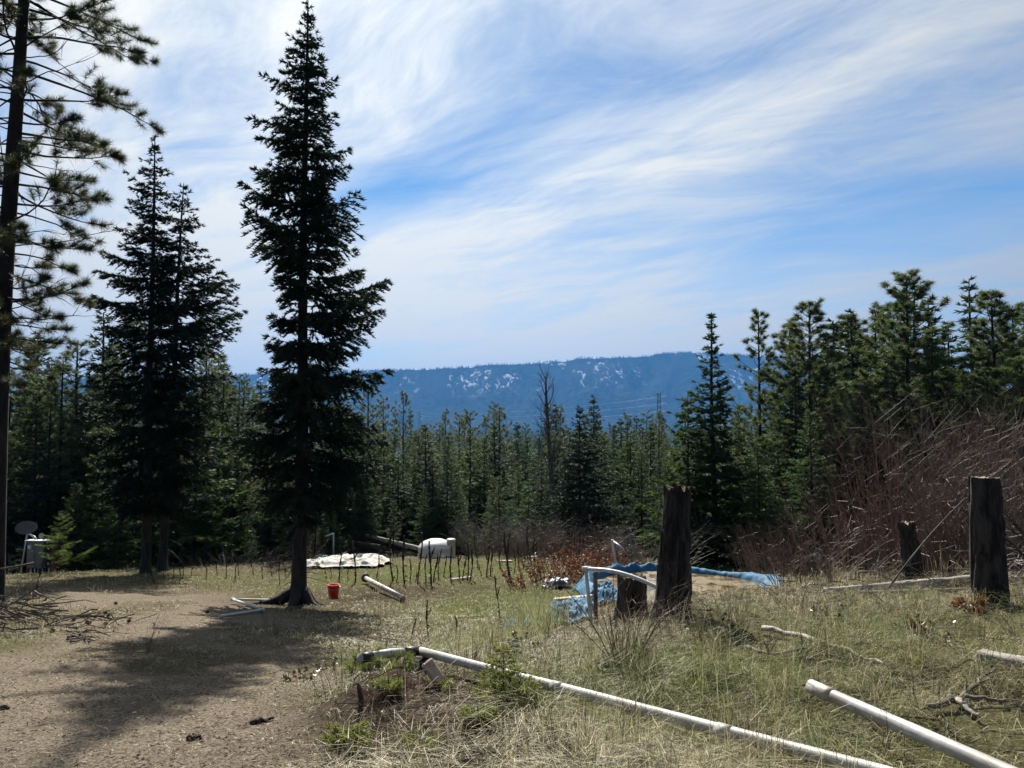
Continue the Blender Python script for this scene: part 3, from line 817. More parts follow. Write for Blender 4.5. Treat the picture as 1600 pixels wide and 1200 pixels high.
def left_pine():
    rng = np.random.default_rng(103)
    d = 12.6; base = GP(3, d); s = d / FPX
    H = 15.5
    def prof(z, a):
        z_ = z
        q = np.interp(z_, [3.5, 5, 6.5, 8, 9.5, 11, 15.5], [.8, 1.2, 1.2, 1.4, 2.0, 2.4, .3])
        return q * (1.05 + .22 * math.cos(a - .2))
    cr, tr = MB(), MB()
    pine_tree(cr, tr, H, 3.9, prof, rng, per_m=15, nl=.155, nw=.006, nn=46, r0=.17, lean=(.30, 0), subs=7.5, tuft=3, up0=-.22, up1=.3, dead=40, sides=18, zmin=3.2)
    plant_tree('pine_tree', 'tall long-needled pine with straight dark trunk by the slash pile at the path', 'pine tree', base, cr, tr, M['pineh'], M['pinebark'])
left_pine()

# ------------------------------------------------------------------ tree kinds used for the woods
PROTO = {}
def proto_fir(key, H, zb, Rm, seed, mat, p=.85, low=.75, per_m=14, slen=.17, swid=.054, twig=.17, node=.085, dead=10, up0=-.25, up1=.6, r0=None, lump=.35):
    rng = np.random.default_rng(seed); cr, tr = MB(), MB()
    fir_tree(cr, tr, H, zb, cone_prof(zb, H, Rm, p, low), rng, per_m=per_m, twig=twig, node=node, slen=slen, swid=swid, r0=r0 or H * .0088, dead=dead, sides=7, up0=up0, up1=up1, lump=lump, rag=.2)
    PROTO[key] = (tr.mesh('trunk', M['bark'], True), cr.mesh('crown', mat), H)
def proto_pine(key, H, zb, Rm, seed, per_m=7, nn=16, nl=.20, nw=.020, subs=4.5, dead=14, r0=None, tuft=2):
    rng = np.random.default_rng(seed); cr, tr = MB(), MB()
    pine_tree(cr, tr, H, zb, pine_prof(zb, H, Rm), rng, per_m=per_m, nl=nl, nw=nw, nn=nn, r0=r0 or H * .0088, subs=subs, tuft=tuft, dead=dead, sides=7, up1=1.0)
    PROTO[key] = (tr.mesh('trunk', M['pinebark'], True), cr.mesh('crown', M['pine']), H)
proto_fir('firA', 10, .7, 2.3, 201, M['fir'], p=1.1)
proto_fir('firB', 10, 1.2, 1.95, 202, M['fir'], p=.95)
proto_fir('firC', 10, .3, 2.6, 203, M['firg'], p=1.15, low=1.0)
proto_fir('firD', 10, 2.4, 1.7, 204, M['fir'], p=.9, low=.7)
proto_fir('spire', 9, .4, 1.75, 205, M['fir'], p=1.25, slen=.12, swid=.042, twig=.11, node=.055, per_m=21, low=1.0, up0=.0, up1=.9)
proto_pine('pineA', 11, 2.6, 1.85, 211, per_m=10, nn=22, nw=.016)
proto_pine('pineB', 11, 3.8, 1.7, 212, per_m=10, nn=22, nw=.016)
proto_pine('pineC', 9.5, 2.4, 1.25, 213, nn=30, nw=.012, nl=.17, per_m=13, tuft=3)
proto_pine('pineD', 10, .6, 2.1, 214, per_m=19, nn=34, nw=.016, nl=.18, subs=7)
proto_pine('pineE', 10, .5, 2.0, 215, per_m=19, nn=34, nw=.016, nl=.18, subs=7)
proto_fir('firDark', 10, .2, 2.9, 231, M['firb'], p=1.0, low=1.0, per_m=20)
proto_fir('small', 4.5, .1, 1.35, 221, M['firg'], p=.95, low=.95, slen=.12, swid=.045, twig=.12, node=.06, per_m=16, dead=0)
def stand(key, px, d, top_py, name, label, cat, group=None, rng=R, wide=1.0):
    tr, cr, H = PROTO[key]
    b = GP(px, d)
    h = W(px, top_py, d)[2] - b[2]
    k = h / H
    t = thing(name, label, cat, b, rng.uniform(0, 2 * pi), group, (k * wide, k * wide, k))
    link('trunk', tr, t); link('crown', cr, t)
    return t
# right-hand trees, one by one
stand('spire', 1110, 24, 488, 'fir_tree', 'slender fir with thin bare-tipped spire behind the tall stump', 'fir tree', wide=1.3)
stand('small', 1072, 23.5, 612, 'fir_tree', 'bushy lighter green fir at the foot of the slender spired fir', 'fir tree', wide=1.15)
stand('pineC', 1184, 27, 486, 'pine_tree', 'slim open-crowned pine with visible straight trunk beside the spired fir', 'pine tree', wide=1.15)
stand('pineE', 1262, 26, 474, 'pine_tree', 'dense rounded pine next to the slim open-crowned pine', 'pine tree', wide=1.45)
stand('firB', 1240, 24.5, 560, 'fir_tree', 'dense short fir in front of the rounded pine', 'fir tree', wide=1.3)
stand('firB', 1330, 30, 486, 'fir_tree', 'narrow dark fir between the two dense pines', 'fir tree', wide=1.35)
stand('pineB', 1366, 31, 484, 'pine_tree', 'pine with clumped tip just behind the narrow dark fir', 'pine tree', wide=1.35)
stand('pineD', 1416, 26.5, 428, 'pine_tree', 'tallest pine of the clump rising above the bare brush', 'pine tree', wide=1.4)
stand('firC', 1452, 25, 520, 'fir_tree', 'lower fir tucked under the tallest pine above the bare brush', 'fir tree', wide=1.5)
stand('firA', 1514, 27, 436, 'fir_tree', 'tall pointed fir beside the two-headed pine at the clump edge', 'fir tree', wide=1.25)
stand('pineE', 1550, 25, 458, 'pine_tree', 'broad pine crossing in front of the tall pointed fir', 'pine tree', wide=1.5)
stand('firC', 1600, 27, 488, 'fir_tree', 'dark fir cut by the picture edge beyond the squared stump', 'fir tree', wide=1.4)
stand('firC', 1290, 29, 540, 'fir_tree', 'green fir filling the gap between the rounded pine and narrow fir', 'fir tree', wide=1.5)
stand('firA', 1480, 30, 505, 'fir_tree', 'fir filling the gap between the tallest pine and pointed fir', 'fir tree', wide=1.5)
stand('firC', 1395, 30, 530, 'fir_tree', 'bushy fir just left of the tallest pine of the clump', 'fir tree', wide=1.5)
stand('firC', 1150, 29, 640, 'fir_tree', 'green fir low between the spired fir and slim pine', 'fir tree', wide=1.6)
stand('firC', 1215, 30, 620, 'fir_tree', 'green fir low between the slim pine and rounded pine', 'fir tree', wide=1.5)
stand('pineD', 1232, 30, 508, 'pine_tree', 'full pine showing between the slim pine and rounded pine', 'pine tree', wide=1.3)
stand('firB', 1302, 32, 500, 'fir_tree', 'even fir behind the gap right of the rounded pine', 'fir tree', wide=1.6)
stand('pineE', 1388, 33, 478, 'pine_tree', 'full pine whose top shows just left of the tallest pine', 'pine tree', wide=1.4)
stand('firA', 1448, 32, 470, 'fir_tree', 'pointed fir whose top shows just right of the tallest pine', 'fir tree', wide=1.5)
stand('pineD', 1580, 31, 478, 'pine_tree', 'full pine behind the broad pine near the picture edge', 'pine tree', wide=1.4)
stand('firC', 1180, 22.5, 690, 'fir_tree', 'low wide green fir behind the far corner of the pond', 'fir tree', wide=1.5)
stand('firC', 1262, 22, 640, 'fir_tree', 'low wide green fir behind the leafless thicket', 'fir tree', wide=1.5)
stand('pineE', 1345, 23, 600, 'pine_tree', 'short full pine above the leafless thicket', 'pine tree', wide=1.7)
stand('firC', 1500, 23, 580, 'fir_tree', 'short wide fir behind the top of the tall upright brush', 'fir tree', wide=1.5)
stand('pineE', 1592, 22, 560, 'pine_tree', 'short full pine at the picture edge above the pale brush', 'pine tree', wide=1.6)
# single trees that stand out in the middle
stand('firDark', 905, 33.5, 636, 'fir_tree', 'broad dark pointed fir at the forest front behind the red-leaved brush', 'fir tree', wide=1.25)
stand('pineA', 601, 46, 622, 'pine_tree', 'tall pine at the wood edge, nearest the tallest fir', 'pine tree')
stand('pineB', 632, 48, 614, 'pine_tree', 'tall pine of the wood edge pair, farther from the tallest fir', 'pine tree')
stand('firA', 700, 36, 700, 'fir_tree', 'pointed fir straight behind the white tank', 'fir tree', wide=1.2)
stand('firC', 665, 35, 760, 'fir_tree', 'small bushy fir behind the left end of the white tank', 'fir tree', wide=1.3)
stand('firC', 780, 36, 745, 'fir_tree', 'small bushy fir behind the tall dry stalks', 'fir tree', wide=1.5)
stand('firA', 845, 38, 715, 'fir_tree', 'slim fir against the broad dark pointed fir', 'fir tree', wide=1.2)
stand('firA', 1000, 36, 705, 'fir_tree', 'fir behind the thin white pipe standing by the pond', 'fir tree', wide=1.3)
stand('pineC', 618, 33, 782, 'pine_tree', 'little round pine sapling in front of the dark wood by the fallen pale log', 'pine tree', wide=1.4)
stand('pineD', 497, 30, 800, 'pine_tree', 'short bushy pine half hidden behind the tallest fir trunk', 'pine tree', wide=1.8)
stand('pineA', 103, 36, 556, 'pine_tree', 'light green pine with visible trunk above the grey cabinet', 'pine tree', wide=1.35)
stand('pineD', 62, 38, 600, 'pine_tree', 'lower broad pine behind the satellite dish', 'pine tree', wide=1.3)
stand('pineA', 150, 40, 585, 'pine_tree', 'pine showing between the light green pine and the broad fir', 'pine tree', wide=1.3)
# the wood: every tree its own object; neighbours look alike, so they share a label
rng = np.random.default_rng(55)
MARKS = [(-100, 40, 'behind the tall pine trunk'), (40, 120, 'above the grey cabinet'), (120, 200, 'right of the cabinet'), (200, 300, 'behind the broad firs'), (300, 400, 'left of the tallest fir'),
         (400, 520, 'behind the tallest fir'), (520, 640, 'above the white sheeting'), (640, 720, 'above the white tank'), (720, 800, 'above the dead stalks'), (800, 880, 'around the leafless tree'), (880, 960, 'beside the broad pointed fir'),
         (960, 1050, 'above the standing white pipe'), (1050, 1130, 'beside the spired fir'), (1130, 1220, 'behind the slim open pine'), (1220, 1300, 'behind the rounded pine'), (1300, 1390, 'behind the narrow dark fir'), (1390, 1490, 'behind the tallest clump pine'), (1490, 1590, 'behind the tall pointed fir'), (1590, 1800, 'at the picture edge')]
def wood(n, pxr, dr, topf, keys, probs, rows_, group, wide=(.85, 1.65), mind=.9):
    done = []
    tries = 0
    while len(done) < n and tries < n * 40:
        tries += 1
        px = rng.uniform(*pxr); d = math.exp(rng.uniform(math.log(dr[0]), math.log(dr[1])))
        x = (px - 800) / FPX * d
        if any((x - a) ** 2 + (d - b) ** 2 < (mind * (d / 40)) ** 2 for a, b in done): continue
        done.append((x, d))
        key = rng.choice(keys, p=probs)
        sp = 'pine' if key.startswith('pine') else 'fir'
        q = math.log(d / dr[0]) / math.log(dr[1] / dr[0])
        wd = rng.uniform(*wide)
        mark = next(m for a, b, m in MARKS if a <= px < b)
        form = {'firA': 'pointed', 'firB': 'even', 'firC': 'bushy', 'firD': 'bare-stemmed', 'pineA': 'tufted', 'pineB': 'high-crowned', 'pineD': 'full', 'pineE': 'round', 'small': 'low'}[key]
        lab = '%s %s %s in the %s, %s' % ('wide' if wd > sum(wide) / 2 else 'slim', form, sp, rows_[min(int(q * len(rows_)), len(rows_) - 1)], mark)
        stand(key, px, d, topf(px, d) + rng.normal(0, 1) * 1700 / d, sp + '_tree', lab, sp + ' tree', sp + 's ' + group, rng, wd)
wood(78, (-60, 590), (33, 60), lambda p, d: float(np.interp(p, [0, 120, 340, 430, 590], [590, 570, 590, 600, 630])) + (18 if d < 40 else 0), ['pineA', 'pineB', 'firD', 'firB', 'firA'], [.32, .3, .2, .1, .08], ('front of the dark wood', 'middle of the dark wood', 'back of the dark wood'), 'of the dark wood beyond the cabinet')
wood(26, (95, 560), (31.5, 38), lambda p, d: rng.uniform(730, 830), ['small', 'firC', 'pineE'], [.45, .35, .2], ('sapling row', 'rear sapling row'), 'saplings under the dark wood', wide=(1.1, 1.5))
wood(66, (560, 1120), (37, 60), lambda p, d: float(np.interp(d, [38, 48, 60], [735, 700, 680])), ['firA', 'firC', 'firB', 'pineA', 'small'], [.3, .22, .16, .2, .12], ('first row below the meadow', 'second row below the meadow', 'third row below the meadow'), 'in the front rows of the wood below the meadow')
wood(96, (520, 1230), (60, 140), lambda p, d: float(np.interp(d, [62, 90, 140], [678, 668, 663])), ['firA', 'firB', 'firD', 'pineA', 'pineB'], [.25, .2, .12, .23, .2], ('nearer distant wood', 'middle distant wood', 'farther distant wood', 'farthest distant wood'), 'of the distant wood below the ridge', wide=(.85, 1.5))
wood(40, (1120, 1680), (32, 60), lambda p, d: float(np.interp(p, [1120, 1200, 1300, 1700], [640, 600, 540, 540])) + rng.uniform(0, 60), ['firA', 'firC', 'firB', 'pineA', 'pineD'], [.25, .25, .2, .15, .15], ('thick growth', 'deeper growth', 'deepest growth'), 'in the thick growth behind the brush')
# the far wood reads as one mass
def far_wood():
    rg = np.random.default_rng(66); mb = MB()
    n = 900
    d = np.exp(rg.uniform(math.log(130), math.log(1700), n)); a = rg.uniform(-38, 38, n) * pi / 180
    x = d * np.tan(a); zg = ground(x, d, False)
    for i in range(n):
        H = rg.uniform(20, 29) if d[i] > 180 else rg.uniform(19, 25)
        ns = 120 if d[i] < 260 else (60 if d[i] < 600 else 36)
        q = rg.uniform(.12, 1, ns) ** .9; az = rg.uniform(0, 2 * pi, ns)
        L = (H * .145 * (1 - q) ** .8 + .25) * rg.uniform(.6, 1.1, ns)
        c = np.array((x[i], d[i], zg[i])) + np.stack((0 * q, 0 * q, q * H), -1)
        dd = nrm(np.stack((np.cos(az), np.sin(az), rg.normal(-.1, .25, ns) + q * .3), -1))
        sprays(mb, c, dd, L, L * .45, np.clip(rg.normal(.35 + .3 * ((i * 37) % 10) / 10, .15, ns), 0, 1), rg)
    stuff(mb.build('forest', M['fir']), 'mass of far conifers filling the valley floor below the ridge', 'forest')
far_wood()

# ------------------------------------------------------------------ snag, towers and lines
def hit(px, py):
    """where the line of sight through (px, py) meets the ground"""
    p0 = np.array((0, 0, CAMZ)); dr = W(px, py, 1.0) - p0
    t = np.exp(np.linspace(math.log(2.5), math.log(60), 700))
    P = p0 + dr[None] * t[:, None]
    below = P[:, 2] < ground(P[:, 0], P[:, 1])
    i = int(np.argmax(below)) if below.any() else len(t) - 1
    p = P[i]
    return np.array((p[0], p[1], G(p[0], p[1])))
def grow(mb, p, d, ln, r, depth, rng, K=6):
    s = np.linspace(0, 1, K)
    side = nrm(rng.normal(size=3))
    P = p + d * (ln * s)[:, None] + side * (ln * .10 * np.sin(s * 3) )[:, None] + np.array((0, 0, 1.0)) * (ln * .12 * s * s)[:, None]
    tubes(mb, P, r * (1 - .72 * s), 5 if depth > 1 else 3, .5, False)
    if depth == 0: return
    for _ in range(rng.integers(4, 7)):
        q = rng.uniform(.3, 1.0); st = p * 0 + np.array([np.interp(q, s, P[:, c]) for c in range(3)])
        nd = nrm(d + rng.normal(0, .55, 3) + np.array((0, 0, .15)))
        grow(mb, st, nd, ln * rng.uniform(.3, .55), r * (1 - .72 * q) * .6, depth - 1, rng, K)
def snag():
    rng = np.random.default_rng(301); b = GP(862, 46)
    H = W(862, 588, 46)[2] - b[2]
    mb = MB(); z = np.linspace(-.3, H, 12); t = np.clip(z / H, 0, 1)
    P = np.stack((-.25 * t + .12 * np.sin(t * 5), .1 * t, z), -1)
    tubes(mb, P, .20 * (1 - t) ** .8 + .04, 8)
    t0 = thing('bare_tree', 'leafless grey tree standing above the wood against the blue ridge', 'bare tree', b)
    mb.build('trunk', M['slash'], t0, True)
    lm = MB()
    for i in range(26):
        q = .45 + .55 * (i + rng.uniform()) / 26
        a = i * 2.4; st = np.array([np.interp(q, t, P[:, c]) for c in range(3)])
        grow(lm, st, nrm(np.array((math.cos(a), math.sin(a), .85 + q))), 1.5 * (1.2 - q) + .55, .06 * (1.3 - q) + .012, 2, rng)
    lm.build('branches', M['slash'], t0)
snag()
def pylon(px, d, top_py, label):
    b = GP(px, d); H = W(px, top_py, d)[2] - b[2]
    t = thing('transmission_tower', label, 'pylon', b)
    k = H / 40.0; w0, w1 = 4.2 * k, 1.0 * k
    rr = .13 * k + d * .00006
    mb = MB()
    def corner(i, z):
        w = w0 + (w1 - w0) * min(z / (H * .75), 1)
        return np.array((w * (1, 1, -1, -1)[i], w * (1, -1, -1, 1)[i], z))
    zs = np.linspace(0, H, 11)
    for i in range(4):
        tubes(mb, np.array([corner(i, z) for z in zs]), np.full(11, rr), 4)
    mb.build('lattice_leg', M['steel'], t)
    br = MB()
    for j in range(10):
        for i in range(4):
            tubes(br, np.array([corner(i, zs[j]), corner((i + 1) % 4, zs[j + 1])]), np.full(2, rr * .6), 3)
            tubes(br, np.array([corner((i + 1) % 4, zs[j]), corner(i, zs[j + 1])]), np.full(2, rr * .6), 3)
    br.build('bracing', M['steel'], t)
    tips = []
    for z in (.70, .83, .96):
        am = MB(); L = 5.5 * k
        for sx in (-1, 1):
            tubes(am, np.array([(0, 0, z * H), (sx * L, 0, z * H + .4 * k)]), np.full(2, rr * .7), 3)
            tubes(am, np.array([(0, 0, z * H + 1.8 * k), (sx * L, 0, z * H + .4 * k)]), np.full(2, rr * .5), 3)
            tips.append(np.array(b) + np.array((sx * L, 0, z * H - .6 * k)))
        am.build('cross_arm', M['steel'], t)
    return tips
tA = pylon(1028, 1000, 614, 'lattice steel pylon rising above the treetops near the spired fir')
tB = pylon(657, 1750, 643, 'faint far lattice pylon low over the treetops near the tallest fir')
M['wire'] = pmat('power_wire', (.45, .46, .47), (.55, .56, .57), .1, .4, metal=.4)
for i, lab in ((1, 'lowest power line strung between the two pylons'), (3, 'middle power line strung between the two pylons'), (5, 'highest power line strung between the two pylons')):
    s = np.linspace(0, 1, 24); mid = (tA[i] + tB[i]) / 2
    P = tA[i] + (tB[i] - tA[i]) * s[:, None] - np.array((0, 0, 1.0)) * (4 * 9 * s * (1 - s))[:, None] - mid
    mb = MB(); tubes(mb, P, np.full(24, .055), 4)
    tag(mb.build('power_line', M['wire'], None, False, mid), lab, 'power line', 'power lines of the valley')

# ------------------------------------------------------------------ stumps and logs
def barked(mb, H, r0, r1, seed, lean=(0, 0), furrow=.018, flare=.25, cols=110, rows=80, rag=.03, skew=0.0):
    th = pi / 2 + np.arange(cols) * 2 * pi / cols
    u = np.linspace(0, 1, rows)
    z = -.12 + (H + .12) * u[:, None] + 0 * th[None]
    top = rag * (vnoise(np.arange(cols) * .5, np.zeros(cols), seed + 5) - .5) * 2 + skew * np.cos(th)
    z = z + (u[:, None] ** 6) * top[None]
    r = (r0 + (r1 - r0) * u[:, None]) * (1 + flare * np.exp(-np.maximum(z, 0) / .12))
    tt = np.arange(cols)[None] / cols
    w = (fbm(tt * 9 + 0 * z, z * 2.2, seed) - .5) * .10
    f1 = np.abs(vnoise((tt + w) * 15, z * 2.4, seed + 1) - .5) * 2
    f1 = np.where(f1 > .35, .75 + .25 * f1, f1 * 1.6) * (1 - .5 * (vnoise((tt + w) * 15, z * 9, seed + 8) > .80))
    f2 = vnoise((tt + w) * 42, z * 7, seed + 2)
    r = r * (1 + .10 * (fbm(tt * 3 + 0 * z, z * 1.1, seed + 4) - .5) * 2 + .35 * np.exp(-np.maximum(z, 0) / .16) * (vnoise(tt * 6 + 0 * z, 0 * z, seed + 6) - .35) * (flare > 0))
    r = r + furrow * (f1 - .45) + furrow * .5 * (f2 - .5)
    x = r * np.cos(th)[None] + lean[0] * u[:, None]; y = r * np.sin(th)[None] + lean[1] * u[:, None]
    i = np.arange(rows * cols).reshape(rows, cols); n = np.roll(i, -1, 1)
    mb.add(np.stack((x, y, z), -1).reshape(-1, 3), None, np.stack((i[:-1], n[:-1], n[1:], i[1:]), -1).reshape(-1, 4))
    return np.stack((x[-1], y[-1], z[-1]), -1)
def cut_face(mb, ring, seed, drop=.015):
    c = ring.mean(0); n = len(ring)
    V = [c + (ring - c) * k - np.array((0, 0, drop * (1 - k) + .004)) for k in (.96, .6, .25)]
    V = np.vstack(V + [c[None] - np.array((0, 0, drop))])
    V[:, 2] += (vnoise(V[:, 0] * 60, V[:, 1] * 60, seed) - .5) * .02
    i = np.arange(3 * n).reshape(3, n); m = np.roll(i, -1, 1)
    mb.add(V, np.stack((i[2], m[2], np.full(n, 3 * n)), -1), np.stack((i[:-1], m[:-1], m[1:], i[1:]), -1).reshape(-1, 4))
def stump(px, d, top_py, r0, r1, label, seed, lean=(0, 0), strips=(), mat='char', furrow=.030, rag=.03, skew=0.0, flare=.25, top='cutwood'):
    b = GP(px, d); H = W(px, top_py, d)[2] - b[2]
    t = thing('stump', label, 'stump', b)
    mb = MB(); ring = barked(mb, H, r0, r1, seed, lean, furrow, flare, rag=rag, skew=skew)
    mb.build('bark', M[mat], t, True)
    cf = MB(); cut_face(cf, ring, seed); cf.build('cut_top', M[top], t)
    for (a, h) in strips:                       # bark splinters standing off the side
        sm = MB(); rr = r0 + .012
        x, y = rr * math.cos(a), rr * math.sin(a)
        tubes(sm, np.array([(x, y, -.05), (x * 1.0, y * 1.0, h * .5), (x * .97, y * .97, h)]), np.array((.022, .02, .008)), 5)
        sm.build('bark_splinter', M['char'], t)
    return t
stump(1045, 8.6, 762, .185, .150, 'tall charred stump with splintered bark at the near edge of the pond', 1, (.07, 0), ((-1.9, .75), (-1.2, .85), (-1.0, .55)), skew=-.012, rag=.05)
stump(985, 9.6, 900, .175, .168, 'short wide charred stump under the white pipe arch', 2, (-.02, 0), furrow=.034)
stump(1419, 11.2, 816, .125, .115, 'thin dark leaning stump in the bare brush behind the fallen log', 3, (-.12, 0))
stump(1531, 8.7, 746, .178, .150, 'squared tall dark stump with clean flat top beside the bare brush', 4, (-.01, 0), furrow=.026, rag=.008)
stump(654, 7.42, 1033, .16, .12, 'jagged burnt stump holding up the bend of the long white pipe', 5, (.02, 0), rag=.04, furrow=.03, flare=.6, mat='burnt', top='burnt')
def log(p, q, r0, r1, label, seed, mat='greywood', name='log', cat='log', furrow=.008, parts=True):
    p, q = np.array(p), np.array(q); L = np.linalg.norm(q - p)
    t = thing(name, label, cat, p)
    t.rotation_euler = Vector(q - p).to_track_quat('Z', 'Y').to_euler()
    mb = MB(); ring = barked(mb, L, r0, r1, seed, (.02 * L, 0), furrow, 0.0, cols=24, rows=40, rag=.01)
    mb.build('bark', M[mat], t, True)
    cf = MB(); cut_face(cf, ring, seed, .005); cf.build('cut_end', M['cutwood'], t)
    return t
def on(px, py, dz=0.0):
    p = hit(px, py); p[2] += dz; return p
def at_d(px, d, dz): return GP(px, d, dz)
log(at_d(1292, 10.4, .10), at_d(1528, 10.2, .13), .065, .05, 'long grey fallen log lying in front of the thin leaning stump', 11)
log(at_d(1345, 10.1, .03), at_d(1500, 10.0, .03), .055, .05, 'darker log lying under the long grey fallen log', 12, 'slash')
log(at_d(1560, 10.4, .06), at_d(1720, 10.3, .08), .05, .045, 'pale log end showing beyond the squared tall stump', 13)
log(on(1640, 1062, .05), on(1534, 1040, .06), .062, .058, 'pale short log half buried in litter above the short white pipe', 14)
log(W(655, 857, 33), W(573, 836, 34), .10, .07, 'pale fallen pole slanting across the brush pile behind the tank', 15)
log(W(590, 853, 32.6), W(505, 838, 34), .07, .05, 'dark pole lying across the brush pile by the standing white pipe', 16, 'slash')
def chunk():
    b = on(684, 1070, .04); t = thing('wood_chunk', 'pale split block of wood lying against the burnt stump', 'wood chunk', b)
    t.rotation_euler = (-.5, -.5, .5)
    mb = MB(); box(mb, (0, 0, .06), (.09, .07, .17), 0, .012); mb.build('block', M['palewood'], t)
chunk()
def sticks(pts, r, label, mat='slash', name='stick', cat='stick', forks=0, seed=0, dz=.05):
    """a lying branch through pixel way-points on the ground, with side twigs"""
    rng = np.random.default_rng(seed + 900)
    P = np.array([on(*p[:2], (p[2] if len(p) > 2 else 0) + dz) for p in pts])
    s = np.linspace(0, 1, len(P)); q = np.linspace(0, 1, 14)
    C = np.stack([np.interp(q, s, P[:, c]) for c in range(3)], -1); C[1:-1] = (C[:-2] + 2 * C[1:-1] + C[2:]) / 4
    C += rng.normal(0, r * .35, C.shape)
    b = C[0].copy()
    t = thing(name, label, cat, b)
    mb = MB(); tubes(mb, C - b, r * (1.1 - .6 * q) * rng.uniform(.85, 1.15, 14), 7); mb.build('stem', M[mat], t, True)
    L = np.linalg.norm(C[-1] - C[0])
    for _ in range(forks):
        k = rng.integers(3, 12); d = nrm(C[-1] - C[0] + rng.normal(0, .6, 3) * L + np.array((0, 0, .35 * L)))
        s5 = np.linspace(0, 1, 6); ln = L * rng.uniform(.12, .28)
        F = C[k] - b + d * (ln * s5)[:, None] + rng.normal(0, ln * .03, (6, 3)) * s5[:, None]
        f = MB(); tubes(f, F, r * .5 * (1.1 - s5), 5); f.build('side_twig', M[mat], t, True)
    return t
sticks([(1192, 990), (1245, 1004), (1300, 1018), (1350, 1038), (1398, 1052)], .022, 'long pale stick lying in the grass below the grassy crest', 'greywood', forks=2, seed=1)
sticks([(1168, 1020), (1205, 1033), (1250, 1026), (1292, 1012)], .016, 'dark curved stick crossing the long pale stick', forks=4, seed=2)
sticks([(1448, 1117), (1490, 1112), (1522, 1090), (1545, 1062)], .019, 'dark forked branch curving up beside the short white pipe', forks=4, seed=3)
sticks([(1497, 1106), (1512, 1120), (1530, 1134)], .018, 'stubby pale stick lying near the dark forked branch', 'greywood', seed=4)
sticks([(1330, 1068), (1370, 1072), (1410, 1082)], .011, 'thin twig just beyond the capped end of the short white pipe', seed=5, forks=2)
sticks([(1505, 1100), (1560, 1108), (1600, 1110)], .013, 'straight dark branch lying toward the picture edge', seed=6, forks=2)
sticks([(960, 1196), (990, 1185), (1030, 1178)], .010, 'thin stick in the dry grass under the long white pipe', seed=7)
def stub():
    b = on(563, 1110); mb = MB(); tubes(mb, np.array([(0, 0, -.05), (.005, 0, .06), (-.008, 0, .13), (-.02, .01, .165)]), np.array((.02, .018, .017, .012)), 8)
    tag(mb.build('broken_stub', M['darktwig'], None, True, b), 'short dark broken stub standing on the soil mound edge', 'stub')
stub()
for i, (pts, lab) in enumerate(((((105, 1000), (130, 990), (152, 992)), 'upper twig of the twig heap on the path'), (((104, 1003), (128, 998), (158, 1000)), 'middle twig of the twig heap on the path'), (((110, 1006), (132, 1001), (148, 1004)), 'lower twig of the twig heap on the path'), (((112, 996), (126, 1000), (142, 1006)), 'slanting twig across the twig heap on the path'), (((120, 988), (130, 996), (134, 1006)), 'short twig on end of the twig heap on the path'))):
    sticks(list(pts), .011, lab, 'darktwig', 'twig', 'twig', 2, 20 + i, .02)
for i, (pts, lab) in enumerate(((((395, 1132), (410, 1129), (427, 1126)), 'dark bark fragment on the shaded path'), (((295, 1156), (315, 1156)), 'short dark stick on the shaded near path'), (((0, 1110), (12, 1108)), 'dark stick at the picture edge on the sunny path'))):
    sticks(list(pts), .02, lab, 'darktwig', 'stick', 'stick', 0, 40 + i, .01)
def heap(name, label, cat, c, size, n, rng, mat, rmax=.016, lmax=1.0):
    mb = MB(); s = np.linspace(0, 1, 6)
    o = rng.normal(0, 1, (n, 2)) * np.array(size[:2]) * .5
    zz = ground(c[0] + o[:, 0], c[1] + o[:, 1]) - c[2] + np.abs(rng.normal(0, .45, n)) * size[2] * np.exp(-(o ** 2 / np.array(size[:2]) ** 2).sum(1) * 2) + .02
    a = rng.uniform(0, 2 * pi, n); L = rng.uniform(.3, 1, n) * lmax
    d = np.stack((np.cos(a), np.sin(a) * .6, rng.normal(.05, .22, n)), -1)
    P = np.stack((o[:, 0], o[:, 1], zz), -1)[:, None] + d[:, None] * (L[:, None] * (s - .5))[:, :, None] + rng.normal(0, .025, (n, 6, 3)) * L[:, None, None]
    rd = (rng.uniform(.3, 1, n) * rmax)[:, None] * (1.1 - .7 * s)[None]
    t = thing(name, label, cat, c)
    big = np.argsort(-rd[:, 0] * L)
    for i in big[:28]:
        m1 = MB(); tubes(m1, P[i], rd[i], 6); m1.build('limb', M[mat], t, True)
    rest = big[28:]
    tubes(mb, P[rest], rd[rest], 4, rng.uniform(0, 1, len(rest)))
    k = mb.build('fine_twigs', M[mat], t); k['kind'] = 'stuff'
    return t
heap('slash_pile', 'grey heap of cut branches at the foot of the tall pine', 'slash pile', on(-8, 985), (1.3, 1.6, .75), 190, np.random.default_rng(401), 'slash', .014, 1.1)
heap('brush_pile', 'dark pile of branches behind the white sheeting', 'brush pile', GP(553, 33.2), (2.3, 1.2, 1.0), 240, np.random.default_rng(402), 'darktwig', .03, 1.9)
heap('brush_pile', 'tangle of dead branches lying along the long grey fallen log', 'brush pile', GP(1420, 10.6), (2.4, .8, .28), 130, np.random.default_rng(403), 'slash', .012, 1.1)
heap('brush_pile', 'heap of grey limbs beyond the squared tall stump', 'brush pile', GP(1610, 10.8), (1.6, 1.2, 1.1), 110, np.random.default_rng(404), 'twig', .012, 1.3)

